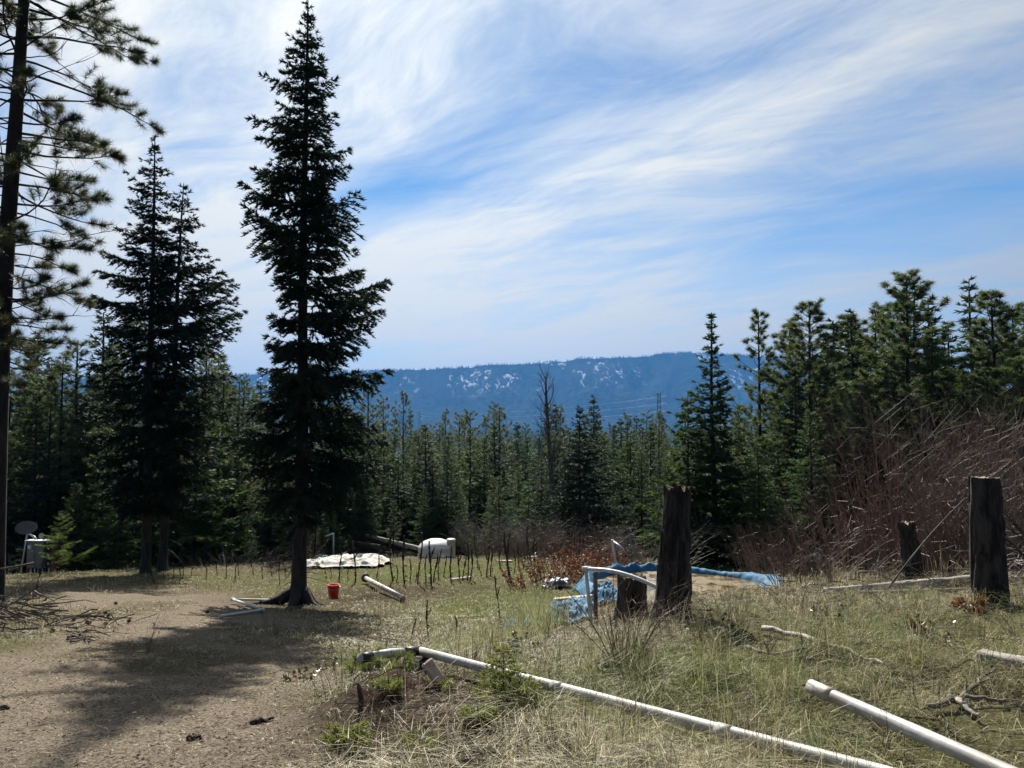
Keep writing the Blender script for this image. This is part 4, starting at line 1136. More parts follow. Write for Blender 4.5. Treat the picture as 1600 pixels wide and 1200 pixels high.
# ------------------------------------------------------------------ pipes
def tube_part(pts, r, name, mat, parent, org, sides=22, sub=True):
    mb = MB(); P = np.array(pts) - org
    tubes(mb, P, np.full(len(P), r) if np.ndim(r) == 0 else np.array(r), sides); return mb.build(name, M[mat], parent, True)
def along(a, b, k): return np.array(a) + (np.array(b) - np.array(a)) * k
def long_pipe():
    A = W(655, 1017, 7.4); B = W(1342, 1198, 4.12)
    dirn = nrm(B - A); B2 = B + dirn * 1.6
    sag = np.zeros(18)
    t = thing('drain_pipe', 'long white plastic pipe with taped bend resting on the burnt stump', 'pipe', A)
    n = 9
    C = [A + (B2 - A) * k + np.array((0, 0, sag[i])) for i, k in enumerate(np.linspace(.0, 1, n * 2))]
    tube_part(C, .040, 'long_section', 'pvc', t, A)
    E = W(561, 1029, 6.95); A0 = along(A, E, .03)
    s = tube_part([A0, along(A, E, .5) + np.array((0, 0, .012)), E], .041, 'short_section', 'pvc', t, A)
    tube_part([along(A, E, -.02), along(A, E, .28) + np.array((0, 0, .007))], .0445, 'tape_band', 'tape', t, A)
    tube_part([along(A, E, .80) + np.array((0, 0, .006)), along(A, E, .97)], .0445, 'tape_band', 'tape', t, A)
    tube_part([A - dirn * .02, A + dirn * .012], .0455, 'joint_collar', 'tape', t, A)
    for k in (.33, .585, .86):
        p = along(A, B2, k) + np.array((0, 0, np.interp(k, np.linspace(0, 1, 18), sag)))
        tube_part([p - dirn * .055, p + dirn * .055], .0435, 'coupling', 'pvc', t, A)
long_pipe()
def short_pipe():
    A = W(1268, 1073, 5.1); B = W(1562, 1202, 3.85)
    d = nrm(B - A); B2 = B + d * 1.2
    t = thing('drain_pipe', 'shorter white plastic pipe with flared end lying in the grass', 'pipe', A)
    C = [A + (B2 - A) * k for k in np.linspace(.0, 1, 12)]
    tube_part(C, .041, 'pipe_body', 'pvc', t, A)
    mb = MB(); P = np.array([A - d * .012, A - d * .004, A + d * .15, A + d * .2]) - A
    tubes(mb, P, np.array((.036, .046, .046, .042)), 24); mb.build('flared_end', M['pvc'], t, True)
short_pipe()
def flange_pipe():
    A = hit(571, 912); A[2] += .16; B = hit(630, 941); B[2] += .09
    d = nrm(B - A)
    t = thing('drain_pipe', 'white pipe with grey flange lying in the meadow near the red bucket', 'pipe', A)
    tube_part([A, along(A, B, .5), B], .058, 'pipe_body', 'pvc', t, A)
    p = along(A, B, .52); tube_part([p - d * .06, p + d * .06], .064, 'coupling', 'pvc', t, A)
    tube_part([A - d * .03, A + d * .02], .125, 'flange', 'dish', t, A)
    tube_part([B - d * .01, B + d * .03], .066, 'end_cap', 'tape', t, A)
flange_pipe()
def thin_frame():
    pts = [on(344, 966, .03), on(409, 957, .05), on(364, 945, .10), on(434, 940, .04)]
    o = pts[0]
    t = thing('zigzag_pipe', 'thin white pipes joined in a zigzag on the path verge', 'pipe', o)
    for a, b in zip(pts[:-1], pts[1:]):
        tube_part([a, along(a, b, .5), b], .026, 'pipe_length', 'pvcthin', t, o, 10)
    for p in pts[1:3]:
        tube_part([p - np.array((.045, 0, 0)), p + np.array((.045, 0, 0))], .034, 'elbow', 'pvcthin', t, o, 10)
thin_frame()
def arch():
    d = 9.7
    base = GP(923, d)
    L0 = W(915, 889, d)
    t = thing('pipe_arch', 'bent white pipe arch curving over the short charred stump', 'pipe arch', base)
    tube_part([base + np.array((0, 0, -.1)), along(base, L0, .5), L0], .024, 'leg', 'pvcthin', t, base, 14)
    tube_part([L0 + np.array((-.04, 0, .0)), L0 + np.array((.07, 0, .005))], .032, 'elbow', 'pvcthin', t, base, 14)
    C = [W(916, 889, d), W(945, 890.5, d - .15), W(970, 895, d - .3), W(1000, 905, d - .45), W(1030, 919, d - .6), W(1062, 936, d - .7), W(1075, 950, d - .75)]
    C = np.array(C); s = np.linspace(0, 1, len(C)); q = np.linspace(0, 1, 20)
    C = np.stack([np.interp(q, s, C[:, k]) for k in range(3)], -1); C[1:-1] = (C[:-2] + 2 * C[1:-1] + C[2:]) / 4
    tube_part(C, .025, 'curved_rail', 'pvcthin', t, base, 14)
    b2 = GP(928, 10.1); tp = W(928, 893, 10.1)
    mb = MB(); box(mb, (0, 0, (tp[2] - b2[2]) / 2 - .05), (.045, .045, tp[2] - b2[2] + .1), .3, .004)
    tag(mb.build('wooden_stake', M['slash'], None, False, b2), 'brown wooden stake standing behind the leg of the pipe arch', 'stake')
    b3 = GP(964, 18.4); p1 = W(957, 845, 18.4); p2 = W(974, 857, 18.0)
    t = thing('standing_pipe', 'thin white pipe standing with angled arm behind the pond', 'standing pipe', b3)
    tube_part([b3, along(b3, p1, .5), p1], .024, 'upright', 'pvcthin', t, b3, 12)
    tube_part([p1, along(p1, p2, .5), p2], .024, 'arm', 'pvcthin', t, b3, 12)
    tube_part([p1 + np.array((0, 0, -.05)), p1 + np.array((0, 0, .03))], .032, 'elbow', 'pvcthin', t, b3, 12)
    b4 = GP(526, 31.2); p1 = W(521, 833, 31.2); p2 = W(508, 838, 31.0)
    t = thing('standing_pipe', 'white pipe standing with short arm behind the white sheeting', 'standing pipe', b4)
    tube_part([b4, along(b4, p1, .5), p1], .032, 'upright', 'pvcthin', t, b4, 12)
    tube_part([p1, along(p1, p2, .5), p2], .032, 'arm', 'pvcthin', t, b4, 12)
arch()

# ------------------------------------------------------------------ pond, tarps, sheeting
def crumple(x, y, seed, f=3.0):
    w = fbm(x * f * .4, y * f * .4, seed + 3) * 2.5
    a = 1 - np.abs(vnoise(x * f + w, y * f * .6, seed) - .5) * 2
    b = 1 - np.abs(vnoise(x * f * 2.3, y * f * 2.1 + w * 2, seed + 1) - .5) * 2
    return a * .65 + b * .35
def pond():
    th = np.linspace(0, 2 * pi, 180, endpoint=False)
    rad = np.linspace(.90, 1.17, 26)
    X = np.zeros((26, 180)); Y = X.copy()
    for i, r in enumerate(rad):
        wob = 1 + .06 * np.sin(3 * th + .6) + .04 * np.sin(5 * th)
        rr = r + (i / 25) ** 2 * .26 * (fbm(th * 4, 0 * th, 8) - .42)
        X[i] = POND_C[0] + POND_R[0] * rr * wob * np.cos(th); Y[i] = POND_C[1] + POND_R[1] * rr * wob * np.sin(th)
    e = np.sin(np.linspace(0, 1, 26) * pi * .85 + .25)[:, None].clip(0, 1)
    back = (.45 + .55 * sstep(-.3, .6, np.sin(th)))[None]
    Z = ground(X, Y) + .02 + .16 * e * back * crumple(X, Y, 77, 3.4) * (.25 + .9 * vnoise(X * .9, Y * .9, 14)) + .02 * vnoise(X * 12, Y * 12, 4)
    o = np.array((POND_C[0], POND_C[1], POND_Z))
    i = np.arange(26 * 180).reshape(26, 180); n = np.roll(i, -1, 1)
    mb = MB(); mb.add(np.stack((X, Y, Z), -1).reshape(-1, 3) - o, None, np.stack((i[:-1], n[:-1], n[1:], i[1:]), -1).reshape(-1, 4))
    tag(mb.build('pond_liner', M['blue'], None, False, o), 'crumpled blue tarp lining the rim of the small pond', 'tarp')
    m, N, L = newmat('murky_pond_water')
    v = coords(N, L)
    f = noise(N, L, v, 1.6, 6, .65, .8); f2 = noise(N, L, v, 7, 6, .7, .5)
    col = mixc(N, L, mrange(N, L, f2, .35, .65), (.035, .025, .008, 1), (.15, .098, .026, 1))
    b = N.new('ShaderNodeBsdfPrincipled'); L.new(col, b.inputs['Base Color'])
    L.new(mrange(N, L, f, .44, .56, .6, .05), b.inputs['Roughness']); b.inputs['IOR'].default_value = 1.33
    bp = N.new('ShaderNodeBump'); bp.inputs['Strength'].default_value = .25; bp.inputs['Distance'].default_value = .02
    L.new(f2, bp.inputs['Height']); L.new(bp.outputs[0], b.inputs['Normal'])
    oo = N.new('ShaderNodeOutputMaterial'); L.new(b.outputs[0], oo.inputs['Surface'])
    wob = 1 + .06 * np.sin(3 * th + .6) + .04 * np.sin(5 * th)
    rings = [np.stack((POND_R[0] * k * wob * np.cos(th), POND_R[1] * k * wob * np.sin(th), 0 * th), -1) for k in (1.02, .6, .2)]
    i = np.arange(3 * 180).reshape(3, 180); n = np.roll(i, -1, 1)
    wb = MB(); wb.add(np.vstack(rings + [np.zeros((1, 3))]), np.stack((i[2], n[2], np.full(180, 540)), -1), np.stack((i[:-1], n[:-1], n[1:], i[1:]), -1).reshape(-1, 4))
    setting(wb.build('pond_water', m, None, True, o))
pond()
def sheet(name, label, cat, c, size, mat, seed, amp=.12, f=3.0, n=70, rz=0.0, edge=.25, ragged=.25):
    u = np.linspace(-1, 1, n)
    U, V_ = np.meshgrid(u, u)
    sc = 1 + ragged * (fbm(np.arctan2(V_, U) * 3 + 9, np.zeros_like(U), seed) - .5)
    k = np.maximum(np.abs(U), np.abs(V_)) / np.maximum(np.hypot(U, V_), 1e-6)
    rr = .35 + .65 * k
    X = U * rr * sc * size[0]; Y = V_ * rr * sc * size[1]
    cr, sr = math.cos(rz), math.sin(rz)
    X, Y = X * cr - Y * sr, X * sr + Y * cr
    ed = sstep(1.0, 1 - edge, np.maximum(np.abs(U), np.abs(V_)))
    Z = ground(X + c[0], Y + c[1]) - c[2] + .03 + amp * crumple(X + c[0], Y + c[1], seed, f) * (.3 + .7 * ed) + amp * .10 * vnoise(X * 11, Y * 11, seed + 9)
    i = np.arange(n * n).reshape(n, n)
    mb = MB(); mb.add(np.stack((X, Y, Z), -1).reshape(-1, 3), None, np.stack((i[:-1, :-1], i[:-1, 1:], i[1:, 1:], i[1:, :-1]), -1).reshape(-1, 4))
    return tag(mb.build(name, M[mat], None, True, c), label, cat)
sheet('white_sheeting', 'crumpled white plastic sheeting spread on the meadow edge', 'sheeting', GP(545, 28.3), (1.62, 1.7), 'canvas', 5, .26, 2.0, 90, ragged=.35)
sheet('teal_tarp', 'teal tarp bunched on top of the white sheeting', 'tarp', GP(516, 29.1, .18), (.5, .35), 'teal', 15, .30, 3, 34)
sheet('dark_bundle', 'dark cloth bundle on the white sheeting beside the teal tarp', 'bundle', GP(546, 29.4, .18), (.38, .28), 'darkcloth', 16, .34, 3, 34)
sheet('blue_tarp', 'crumpled blue tarp heap in the grass in front of the pond boards', 'tarp', on(893, 964), (.40, .85), 'blue', 6, .22, 6, 64)
sheet('blue_tarp', 'pale grey blue tarp scrap in the weeds left of the blue heap', 'tarp', on(822, 982), (.32, .35), 'blue', 26, .10, 5, 36)
sheet('dark_tarp', 'small dark blue tarp scrap beside the red-leaved brush', 'tarp', GP(868, 19.5), (.38, .5), 'navy', 17, .22, 4, 36)
sheet('blue_tarp', 'blue tarp fold spread on the left side of the pond rim', 'tarp', np.array((1.62, 14.0, G(1.62, 14.0))), (.34, .95), 'blue', 36, .26, 5.5, 70)
def board(a, b, w, th, label, mat='plank'):
    a, b = np.array(a), np.array(b); L = np.linalg.norm(b - a); c = (a + b) / 2
    mb = MB(); box(mb, (0, 0, 0), (L, w, th), 0, .006)
    o = mb.build('plank', M[mat], None, False, c)
    o.rotation_euler = Vector(b - a).to_track_quat('X', 'Z').to_euler()
    return tag(o, label, 'plank')
board(GP(864, 13.4, .22), GP(922, 13.1, .20), .16, .05, 'tan wooden plank lying between the two blue tarps')
board(GP(705, 22.5, .06), GP(738, 22.9, .06), .12, .03, 'thin pale board lying on the green turf', 'greywood')
board(GP(778, 28, .06), GP(800, 28.2, .06), .16, .04, 'short pale board in the meadow right of the tank', 'palewood')
board(GP(826, 29.5, .10), GP(840, 29.6, .10), .2, .05, 'small white board at the meadow edge near the grey brush', 'white')

# ------------------------------------------------------------------ tank, bucket, cabinet, dishes
def tank():
    b = GP(683, 31.0)
    t = thing('water_tank', 'low white plastic tank with domed top behind the dry stalks', 'water tank', b)
    mb = MB(); r = .70
    lathe(mb, [(r * .97, -.15), (r, -.08), (r, .12), (r * 1.015, .13), (r * 1.015, .16), (r, .17), (r, .40), (r * 1.01, .41), (r * 1.01, .44), (r * .97, .48), (r * .86, .58), (r * .66, .67), (r * .4, .735), (r * .15, .76), (0, .762)], 48)
    mb.build('shell', M['tank'], t, True)
    nk = MB(); lathe(nk, [(.17, -.1), (.17, .70), (.185, .70), (.185, .75), (.16, .775), (0, .78)], 24, (.62, -.12, 0)); nk.build('filler_neck', M['tank'], t, True)
    sm = MB(); box(sm, (.0, -.706, .30), (.26, .012, .012)); sm.build('seam', M['dish'], t)
tank()
def bucket():
    b = on(521, 934)
    t = thing('bucket', 'bright red plastic bucket standing beside the tallest fir', 'bucket', b, .4)
    mb = MB(); lathe(mb, [(0, .012), (.115, 0), (.122, .008), (.148, .30), (.156, .30), (.156, .33), (.143, .33), (.118, .03), (0, .03)], 28); mb.build('body', M['red'], t, True)
    rm = MB(); lathe(rm, [(.150, .255), (.160, .26), (.160, .275), (.150, .28)], 28); rm.build('rib', M['red'], t, True)
    a = np.linspace(0, pi, 14); hd = MB()
    tubes(hd, np.stack((.16 * np.cos(a), -.02 - .13 * np.sin(a), .29 - .08 * np.sin(a)), -1), np.full(14, .004), 5); hd.build('handle', M['metal'], t, True)
bucket()
def cabinet():
    b = GP(77, 28.0); s = 28.0 / FPX
    t = thing('electrical_cabinet', 'grey two-door electrical cabinet on red-brown posts at the dark wood edge', 'cabinet', b, -.08)
    def part(name, mat, c, sz, bev=.006, par=t):
        mb = MB(); box(mb, c, sz, 0, bev); return mb.build(name, M[mat], par)
    part('post', 'postwood', (.46, .02, .50), (.13, .12, 1.36)); part('post', 'postwood', (-.50, .06, .50), (.11, .11, 1.36))
    part('back_board', 'postwood', (0, .10, .74), (1.06, .035, .86)); part('top_rail', 'white', (-.05, 0, 1.195), (.98, .30, .022))
    body = part('box', 'cabinet', (-.13, -.02, .70), (.62, .20, .96), .01)
    d1 = part('door', 'cabinet', (-.285, -.13, .70), (.285, .016, .92), .005); d2 = part('door', 'cabinet', (.022, -.13, .70), (.295, .016, .92), .005)
    part('handle', 'darkbox', (.115, -.012, .0 + .69), (.02, .02, .07), .004, d1).location = (-.285, -.13, 0)
    mt = MB(); lathe(mt, [(0, 0), (.07, 0), (.07, .06), (.05, .085), (0, .09)], 20); m_ = mt.build('meter', M['white'], t, True, (-.31, -.135, .97)); m_.rotation_euler = (pi / 2, 0, 0)
    mf = MB(); lathe(mf, [(.078, -.005), (.085, -.005), (.085, .02), (.078, .02)], 20); m2 = mf.build('meter_ring', M['metal'], t, True, (-.31, -.135, .97)); m2.rotation_euler = (pi / 2, 0, 0)
    part('name_plate', 'white', (-.25, -.142, .84), (.07, .006, .02), .001)
    for z in (.98, .66, .34): part('outlet_box', 'darkbox', (.31, 0, z), (.14, .12, .2), .008)
    for z, sz in ((1.02, .05), (.92, .07), (.68, .08), (.38, .06)): part('outlet_cover', 'white', (.33, -.07, z), (.05, .02, sz), .004)
    for x in (-.36, -.22, -.10, .06, .31):
        mb = MB(); tubes(mb, np.array([(x, 0, -.12), (x, 0, .08), (x, 0, .23)]), np.full(3, .022), 10); mb.build('conduit', M['metal'], t, True)
cabinet()
def dish(name, label, c, rx, ry, tilt, az, foot, mat):
    t = thing(name, label, 'satellite dish', foot)
    mb = MB(); k = np.linspace(0, 1, 9)
    prof = np.concatenate((np.stack((k, .16 * k * k), -1), np.stack((k[::-1], .16 * k[::-1] ** 2 - .03), -1)))
    lathe(mb, prof, 36, (0, 0, 0), rx, ry)
    V = mb.v[0]; V[:, 2] *= rx
    o = mb.build('reflector', M[mat], t, True, np.array(c) - foot)
    o.rotation_euler = (tilt, 0, az)
    return t
def dishes():
    c = W(42, 825, 28.2); foot = GP(46, 28.4)
    t = dish('satellite_dish', 'large dull oval satellite dish leaning beside the cabinet', c, .38, .25, math.radians(68), math.radians(8), foot, 'dish')
    e = W(57, 846, 28.0)
    for dx in (0, .07):
        tube_part([c + np.array((.02 + dx, -.02, -.2)), along(c, e, .6) + np.array((dx * 1.2, 0, -.02)), e + np.array((dx, 0, 0))], .014, 'feed_arm', 'metal', t, foot, 8)
    tube_part([foot, c + np.array((0, .06, -.06))], .028, 'mast', 'metal', t, foot, 10)
    b = W(65, 842, 27.95); b[2] -= .01
    t = dish('satellite_dish', 'small pale round dish perched on top of the grey cabinet', b + np.array((0, 0, .12)), .10, .10, math.radians(80), 0, b, 'metal')
    tube_part([b, b + np.array((0, .03, .12))], .012, 'bracket', 'metal', t, b, 8)
dishes()

# ------------------------------------------------------------------ dry stalks, brush, seedlings
def stalk_mesh(seed):
    """dead mullein-like stalk one metre high: ridged stem, lumpy seed head, rags of leaf at the foot"""
    rng = np.random.default_rng(seed); mb = MB()
    K = 26; z = np.linspace(-.03, 1, K); t = np.clip(z, 0, 1)
    P = np.stack((.025 * np.sin(t * 4 + seed), .025 * np.cos(t * 3 + seed), z), -1)
    head = sstep(.45, .55, t) * (1 - .5 * t)
    tubes(mb, P, .0095 * (1.3 - t) + head * .012 * rng.uniform(.5, 1.5, K), 6)
    n = 26; zz = rng.uniform(.02, .55, n) ** 1.5; a = rng.uniform(0, 2 * pi, n)
    d = nrm(np.stack((np.cos(a), np.sin(a), rng.uniform(-1.6, -.2, n)), -1))
    leaves(mb, np.stack((0 * zz, 0 * zz, zz + .03), -1), d, rng.uniform(.025, .06, n), rng.uniform(.01, .02, n), rng.uniform(0, 1, n), rng)
    if seed % 2:
        for _ in range(3):
            q = rng.uniform(.55, .85); a = rng.uniform(0, 6.28); s = np.linspace(0, 1, 6)
            B = np.array((0, 0, q)) + np.stack((.06 * np.cos(a) * s ** .6, .06 * np.sin(a) * s ** .6, .16 * s), -1)
            tubes(mb, B, np.full(6, .008) * (1.1 - .5 * s), 4)
    return mb.mesh('stalk', M['darktwig'])
STK = [stalk_mesh(s) for s in range(5)]
rng = np.random.default_rng(77)
rows = [(290, 430, 250), (375, 440, 180), (520, 430, 270), (620, 430, 60), (690, 450, 150), (725, 440, 290), (780, 455, 130), (815, 455, 260), (842, 455, 180), (880, 440, 260), (905, 420, 230), (940, 410, 270), (985, 440, 210),
        (1022, 430, 240), (1080, 430, 180), (1105, 430, 230), (1140, 350, 150), (1235, 400, 220), (1210, 410, 240), (1330, 400, 120), (1350, 400, 130), (1425, 360, 210), (1470, 330, 90), (340, 430, 350), (195, 420, 350), (225, 420, 350),
        (1060, 430, 260), (1165, 400, 320), (760, 450, 370), (850, 430, 300), (1375, 390, 230), (1500, 340, 160), (1290, 360, 200), (1400, 370, 190), (970, 420, 330), (640, 440, 330)]
for i, (x, yb, yt) in enumerate(rows):
    px, pb, pt = 460 + x / 4, 800 + yb / 4, 800 + yt / 4
    b = hit(px, pb); h = W(px, pt, b[1])[2] - b[2]
    k = rng.uniform(.9, 1.3)
    o = link('dry_stalk', STK[i % 5], None, b, (rng.normal(0, .04), rng.normal(0, .04), rng.uniform(0, 6)), (h ** .5 * k * 1.6, h ** .5 * k * 1.6, h))
    where = 'before the white sheeting' if px < 585 else 'between sheeting and tank' if px < 655 else 'in front of the white tank' if px < 715 else 'just right of the tank' if px < 770 else 'left of the red-leaved brush'
    size = 'tall' if pb - pt > 60 else 'middling' if pb - pt > 42 else 'short'
    tag(o, '%s dark dead stalk standing %s' % (size, where), 'stalk', 'dead stalks in front of the tank')
for i, (x, yb, yt, lab) in enumerate(((779, 972, 898, 'dark dead stalk standing alone before the green turf, near the blue tarp scrap'), (667, 998, 938, 'ragged dead stalk just behind the bend of the long pipe'), (647, 995, 966, 'short dead stalk left of the ragged one behind the pipe bend'), (713, 998, 962, 'thin dead stalk behind the long pipe, right of the ragged one'))):
    b = hit(x, yb); h = W(x, yt, b[1])[2] - b[2]
    tag(link('dry_stalk', STK[(i * 2 + 1) % 5], None, b, (.03, .05 * (i - 1), i), (.9, .9, h)), lab, 'stalk')
for i, (x, yb, yt) in enumerate([(255, 905, 880), (270, 908, 878), (280, 912, 885), (285, 905, 870), (322, 905, 880), (338, 900, 876), (352, 905, 872), (366, 908, 880), (372, 900, 865), (395, 900, 872), (410, 905, 880), (425, 902, 878), (437, 914, 868), (448, 905, 884), (241, 912, 885), (300, 900, 882), (58, 926, 875)]):
    b = hit(x, yb); h = W(x, yt, b[1])[2] - b[2]
    tag(link('dry_stalk', STK[i % 5], None, b, (rng.normal(0, .08), rng.normal(0, .08), i), (1.0, 1.0, h)), 'short dead stalk on the shaded meadow before the dark wood', 'stalk', 'dead stalks before the dark wood')

def bare_stems(mb, n, h, spread, base_r, rng, r=.008, sub=3, wander=.06, sub_len=.45, K=8, up=1.0, leanv=(0, 0)):
    a = rng.uniform(0, 2 * pi, n); b0 = np.sqrt(rng.uniform(0, 1, n)) * base_r
    B = np.stack((b0 * np.cos(a), b0 * np.sin(a), 0 * a - .05), -1)
    a2 = a + rng.normal(0, .6, n)
    out = rng.uniform(.1, 1, n) * spread
    H = h * rng.uniform(.45, 1.0, n) * up
    s = np.linspace(0, 1, K)
    P = B[:, None] + np.stack(((np.cos(a2) * out + leanv[0])[:, None] * s ** 1.4, (np.sin(a2) * out + leanv[1])[:, None] * s ** 1.4, H[:, None] * (s - .12 * s ** 3)), -1)
    P += np.cumsum(rng.normal(0, wander * .35, (n, K, 3)) * h / K, 1)
    rad = (r * rng.uniform(.6, 1.2, n))[:, None] * (1.1 - .85 * s)[None]
    tubes(mb, P, rad, 3, rng.uniform(0, 1, n), False)
    for lv in range(sub):
        q = rng.integers(2, K - 1, n); st = P[np.arange(n), q]
        d = nrm(P[np.arange(n), q + 1] - st); d = nrm(d + rng.normal(0, .55, (n, 3)))
        ln = H * rng.uniform(.15, sub_len, n); s5 = np.linspace(0, 1, 5)
        SP = st[:, None] + d[:, None] * (ln[:, None] * s5)[:, :, None] + np.array((0, 0, 1.0)) * (ln[:, None] * .15 * s5 ** 2)[:, :, None] + rng.normal(0, .015, (n, 5, 3)) * h
        tubes(mb, SP, (rad[np.arange(n), q] * .65)[:, None] * (1.1 - .85 * s5)[None], 3, rng.uniform(0, 1, n), False)
        q2 = rng.integers(1, 4, n); st2 = SP[np.arange(n), q2]; d2 = nrm(d + rng.normal(0, .8, (n, 3)))
        l2 = ln * rng.uniform(.3, .7, n)
        SP2 = st2[:, None] + d2[:, None] * (l2[:, None] * np.linspace(0, 1, 4))[:, :, None]
        tubes(mb, SP2, (rad[np.arange(n), q] * .35)[:, None] * np.linspace(1, .3, 4)[None], 3, rng.uniform(0, 1, n), False)
def shrub(px, d, label, n, h, spread, base_r, mat, seed, name='bare_shrub', cat='shrub', **kw):
    b = GP(px, d); t = thing(name, label, cat, b); mb = MB()
    rg = np.random.default_rng(seed)
    if n <= 30:                                  # few enough to tell apart: each stem is a part
        for _ in range(n):
            m1 = MB(); bare_stems(m1, 1, h, spread, base_r, rg, **kw); m1.build('stem', M[mat], t)
    else:
        bare_stems(mb, n, h, spread, base_r, rg, **kw); k = mb.build('stems', M[mat], t); k['kind'] = 'stuff'
    return t
shrub(1445, 14.2, 'tall leafless brush with upright stems rising behind the thin leaning stump', 150, 3.9, .95, 1.3, 'redtwig', 501, r=.013, sub=4)
shrub(1340, 15.8, 'leafless thicket between the pond and the tall upright brush', 95, 2.5, .8, 1.2, 'redtwig', 502, r=.012, sub=4)
shrub(1555, 13.2, 'pale leafless brush behind the squared tall stump', 100, 3.2, .85, 1.2, 'twig', 503, r=.013, sub=4)
shrub(1655, 13.0, 'leafless brush at the picture edge beyond the squared tall stump', 80, 3.1, .9, 1.1, 'redtwig', 504, r=.011, sub=4)
shrub(1250, 13.2, 'low grey tangle of twigs at the far right end of the pond', 60, 1.1, .9, .6, 'redtwig', 505, r=.008, sub=3, wander=.10)
shrub(1320, 11.9, 'low arching tangle of pale twigs in front of the leafless thicket', 36, .9, .8, .5, 'twig', 506, r=.006, sub=4, wander=.12)
shrub(1195, 18.2, 'leafless bush behind the far corner of the blue pond liner', 70, 1.6, .9, .7, 'redtwig', 507, r=.009, sub=4)
shrub(1010, 20.5, 'grey twiggy bush behind the standing white pipe and tall stump', 110, 1.7, 1.5, .9, 'twig', 508, r=.010, sub=4)
shrub(830, 30.5, 'grey leafless bush at the meadow edge right of the tank', 130, 2.0, 1.6, 1.0, 'twig', 509, r=.013, sub=4)
shrub(765, 32, 'grey leafless bush just right of the tank neck', 110, 2.0, 1.6, 1.0, 'twig', 510, r=.013, sub=4)
shrub(905, 27, 'leafless bush in front of the broad dark pointed fir', 120, 1.8, 1.6, 1.0, 'redtwig', 511, r=.012, sub=4)
shrub(975, 6.6, 'spreading leafless shrub with thin stems in front of the short charred stump', 26, .95, .62, .12, 'redtwig', 512, r=.0065, sub=4, wander=.10)
shrub(1060, 7.4, 'small bare twigs rising at the foot of the tall charred stump', 16, .6, .35, .2, 'twig', 513, r=.004, sub=3)
shrub(236, 8.4, 'sprig of thin bare shoots growing in the middle of the path', 11, .58, .26, .14, 'redtwig', 514, r=.0035, sub=1, sub_len=.25)
shrub(430, 10.3, 'thin bare shoots in the grass left of the shade', 7, .75, .14, .12, 'twig', 515, r=.004, sub=1, sub_len=.2)
shrub(545, 6.2, 'fine bare shoots beside the soil mound', 12, .55, .3, .2, 'twig', 516, r=.0035, sub=2, sub_len=.3)
shrub(1660, 9.6, 'dark dead limbs reaching in from the picture edge past the squared stump', 12, 1.7, .5, .25, 'darktwig', 517, r=.016, sub=3, leanv=(-.75, 0), sub_len=.35)
shrub(900, 8.9, 'thin dry shoots in front of the blue tarp heap', 18, .62, .35, .4, 'twig', 518, r=.004, sub=2)
shrub(470, 27, 'low dry brush at the meadow edge behind the tallest fir', 60, .8, .9, 1.4, 'redtwig', 519, r=.008, sub=3)
shrub(380, 28.5, 'low dry brush at the edge of the dark wood', 60, .8, .9, 1.6, 'twig', 520, r=.008, sub=3)
shrub(1000, 5.6, 'dry twiggy weed just behind the middle of the long pipe', 14, .5, .3, .12, 'twig', 521, r=.004, sub=3)
shrub(720, 7.7, 'dry twiggy weed behind the pipe near the burnt stump', 14, .45, .28, .15, 'twig', 522, r=.004, sub=3)
shrub(850, 4.9, 'dry twiggy weed in front of the long pipe beside the seedlings', 12, .4, .25, .12, 'redtwig', 523, r=.004, sub=3)
shrub(1130, 8.3, 'dry twigs on the grassy crest right of the tall charred stump', 18, .5, .45, .25, 'twig', 524, r=.004, sub=3)
shrub(1240, 8.6, 'dry arching twigs on the grassy crest before the low grey tangle', 18, .55, .5, .25, 'redtwig', 525, r=.004, sub=3)
shrub(1400, 8.6, 'dry twigs on the crest in front of the long fallen log', 18, .45, .45, .25, 'twig', 526, r=.004, sub=3)
shrub(640, 5.0, 'dry brambly twigs low on the soil mound', 16, .35, .35, .2, 'redtwig', 527, r=.004, sub=3)
shrub(1590, 7.2, 'dry twigs above the pale short log', 14, .5, .4, .2, 'twig', 528, r=.004, sub=3)
def lean_pole():
    a = GP(1366, 9.9, .02); b = W(1508, 778, 10.3)
    P = np.array([along(a, b, k) + np.array((0, 0, .06 * math.sin(pi * k))) for k in np.linspace(0, 1, 9)]) - a
    mb = MB(); tubes(mb, P, np.linspace(.013, .005, 9), 6)
    tag(mb.build('leaning_branch', M['slash'], None, True, a), 'long thin branch leaning from the ground across to the squared stump', 'branch')
lean_pole()
